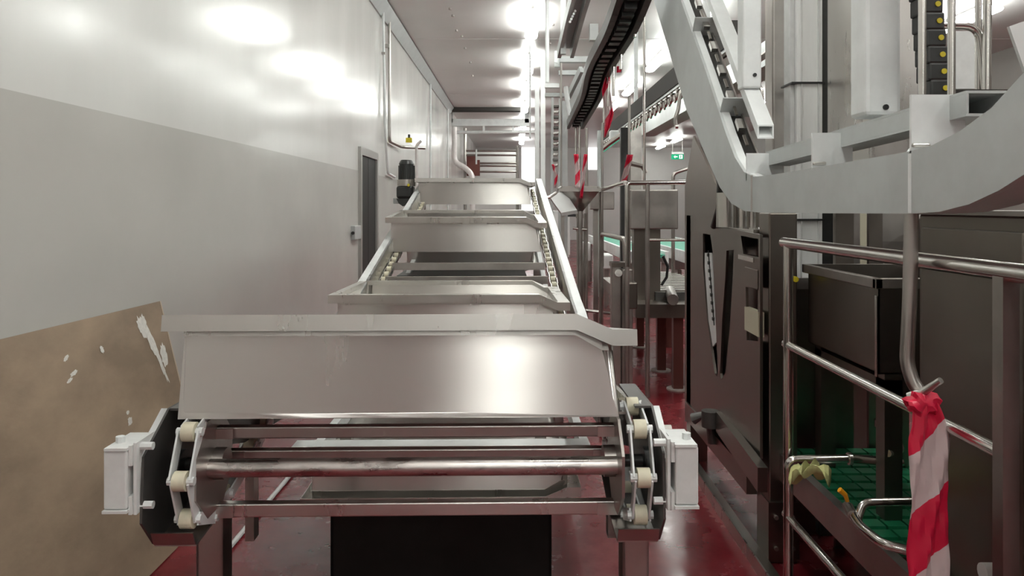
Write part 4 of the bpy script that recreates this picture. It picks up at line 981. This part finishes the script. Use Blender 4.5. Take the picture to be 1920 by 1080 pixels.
for y in (6.6, 10.5, 14): MB().box((XS+0.05, y, zS+0.26), (XS+0.10, y+0.06, CE)).build('suspender', 'galv', db)
hk2 = thing('stunner_hook', 'dark bent hook hanging from the end of the shackle line', 'hook', P(1268, 238, 7.2))
MB().tube(bend([P(1290, 150, 7.2), P(1275, 175, 7.2), P(1272, 205, 7.2), P(1266, 222, 7.2), P(1267, 235, 7.2)], 0.03), 0.018, 8).build('rod', 'steel_dull', hk2)
MB().cyl(P(1266, 237, 7.2), P(1271, 237, 7.2), 0.022, 10).build('ball', 'steel_tube', hk2)
# spray arm below left end
sa_ = thing('drive_unit', 'shiny drive unit at the far end of the shackle line', 'drive', P(1145, 270, 11))
MB().bevbox(P(1144, 264, 11), P(1159, 246, 11.15), 0.02).build('housing', 'galv_light', sa_)
MB().tube([P(1130, 280, 11), P(1145, 268, 10.9), P(1178, 245, 10.6)], 0.05, 10).build('arm', 'steel_tube', sa_)
# ceiling ducts on the right seen between posts
du = thing('ceiling_duct', 'long square steel duct under the ceiling behind the galvanised posts', 'duct', (3.2, 9, 3.6))
MB().box((3.0, 5.0, 3.2), (3.35, 18, 3.5)).build('duct', 'galv', du)
for y in (6, 10, 14): MB().box((3.1, y, 3.5), (3.14, y+0.05, CE)).build('hanger', 'galv', du)
# valves and thin pipes behind the galvanised post
vv = thing('pipe_cluster', 'cluster of bent pipes and valves behind the square galvanised post', 'pipes', P(1425, 210, 3.9))
MB().tube(bend([P(1398, 158, 3.9), P(1425, 160, 3.9), P(1430, 230, 3.9)], 0.05), 0.016, 10).build('pipe', 'steel_tube', vv)
MB().tube(bend([P(1402, 130, 4.0), P(1412, 140, 4.0), P(1412, 230, 4.0)], 0.03), 0.012, 8).build('pipe', 'steel_dull', vv)
MB().tube([P(1400, 128, 4.6), P(1450, 92, 4.2)], 0.02, 8).build('pipe', 'steel_dull', vv)
for px, py in ((1440, 185), (1441, 150), (1436, 210)): MB().cyl(P(px, py, 3.9), P(px, py-14, 3.9), 0.014, 8).build('valve', 'steel_tube', vv)
MB().box(P(1426, 225, 3.9), P(1450, 200, 3.95)).build('red_plate', 'red_dark', vv)

# exit sign
ex = thing('exit_sign', 'green and white exit sign hanging before the far wall', 'exit sign', P(1270, 300, 30))
a, b = P(1259, 299, 30), P(1282, 289, 30)
MB().box((a.x, 30, a.z), (b.x, 30.06, b.z)).build('panel', 'sign_green', ex)
MB().box((a.x, 29.98, b.z), (b.x, 30.08, b.z+0.09)).build('lamp_housing', 'white_plastic', ex)
cx = a.x+0.16; cz = (a.z+b.z)/2
MB().prism([(cx-0.07, cz), (cx-0.01, cz+0.06), (cx-0.01, cz+0.02), (cx+0.08, cz+0.02), (cx+0.08, cz-0.02), (cx-0.01, cz-0.02), (cx-0.01, cz-0.06)], 'y', 29.985, 29.999).build('arrow', 'sign_white', ex, smooth=False)
MB().box((cx+0.15, 29.985, cz-0.08), (cx+0.28, 29.999, cz+0.08)).build('door_symbol', 'sign_white', ex)
m = MB(); m.cyl((cx+0.215, 29.98, cz+0.045), (cx+0.215, 29.984, cz+0.045), 0.018, 10); m.bar((cx+0.215, 29.982, cz+0.03), (cx+0.20, 29.982, cz-0.02), 0.004, 0.03, up=(1,0,0)); m.bar((cx+0.20, 29.982, cz-0.02), (cx+0.18, 29.982, cz-0.065), 0.004, 0.02, up=(1,0,0)); m.bar((cx+0.20, 29.982, cz-0.02), (cx+0.235, 29.982, cz-0.06), 0.004, 0.02, up=(1,0,0))
m.build('running_figure', 'sign_green', ex)
for x in (a.x+0.05, b.x-0.05): MB().cyl((x, 30.03, b.z+0.08), (x, 30.03, CE), 0.01, 6).build('hanger', 'steel_dull', ex)

# tapes in the distance
tape('barrier_tape', 'long twisted red and white tape hanging from the dark overhead track', [P(1140, 140, 6.2), P(1136, 170, 6.2), P(1143, 215, 6.2), P(1135, 258, 6.2)], lambda t: 0.02+0.055*math.sin(math.pi*min(1, t*0.9+0.1)), 0.01, n=16, repeat=1.4)
tape('barrier_tape', 'red and white tape tied to the funnel, left strand', [P(1080, 289, 6.9), P(1083, 320, 6.9), P(1083, 352, 6.84)], 0.045, 0.01, n=14, repeat=1.6)
tape('barrier_tape', 'narrow red tape strand hanging over the funnel rim', [P(1098, 289, 6.8), P(1094, 330, 6.8), P(1090, 372, 6.8)], 0.03, 0.01, n=14, repeat=1.2)
tape('barrier_tape', 'pale red and white tape by the dark column', [P(1181, 290, 6.97), P(1176, 315, 6.97), P(1169, 342, 6.97)], 0.06, 0.012, n=12, repeat=1.0)
tape('barrier_tape', 'red and white tape on the post at the conveyor head', [P(1037, 308, 9.46), P(1043, 330, 9.46), P(1041, 352, 9.46)], 0.035, 0.01, n=12, repeat=1.6)
tape('barrier_tape', 'small red tape scrap high on a hanger rod', [P(1166, 85, 5.4), P(1170, 100, 5.4)], 0.018, 0.004, n=4, repeat=0.4)
tape('barrier_tape', 'small red tape knot below the high scrap', [P(1161, 124, 5.6), P(1161, 136, 5.6)], 0.038, 0.004, n=4, repeat=0.3)
tape('barrier_tape', 'thin red tape end hanging beside the long twisted tape', [P(1150, 150, 5.8), P(1149, 172, 5.8)], 0.016, 0.004, n=6, repeat=0.4)
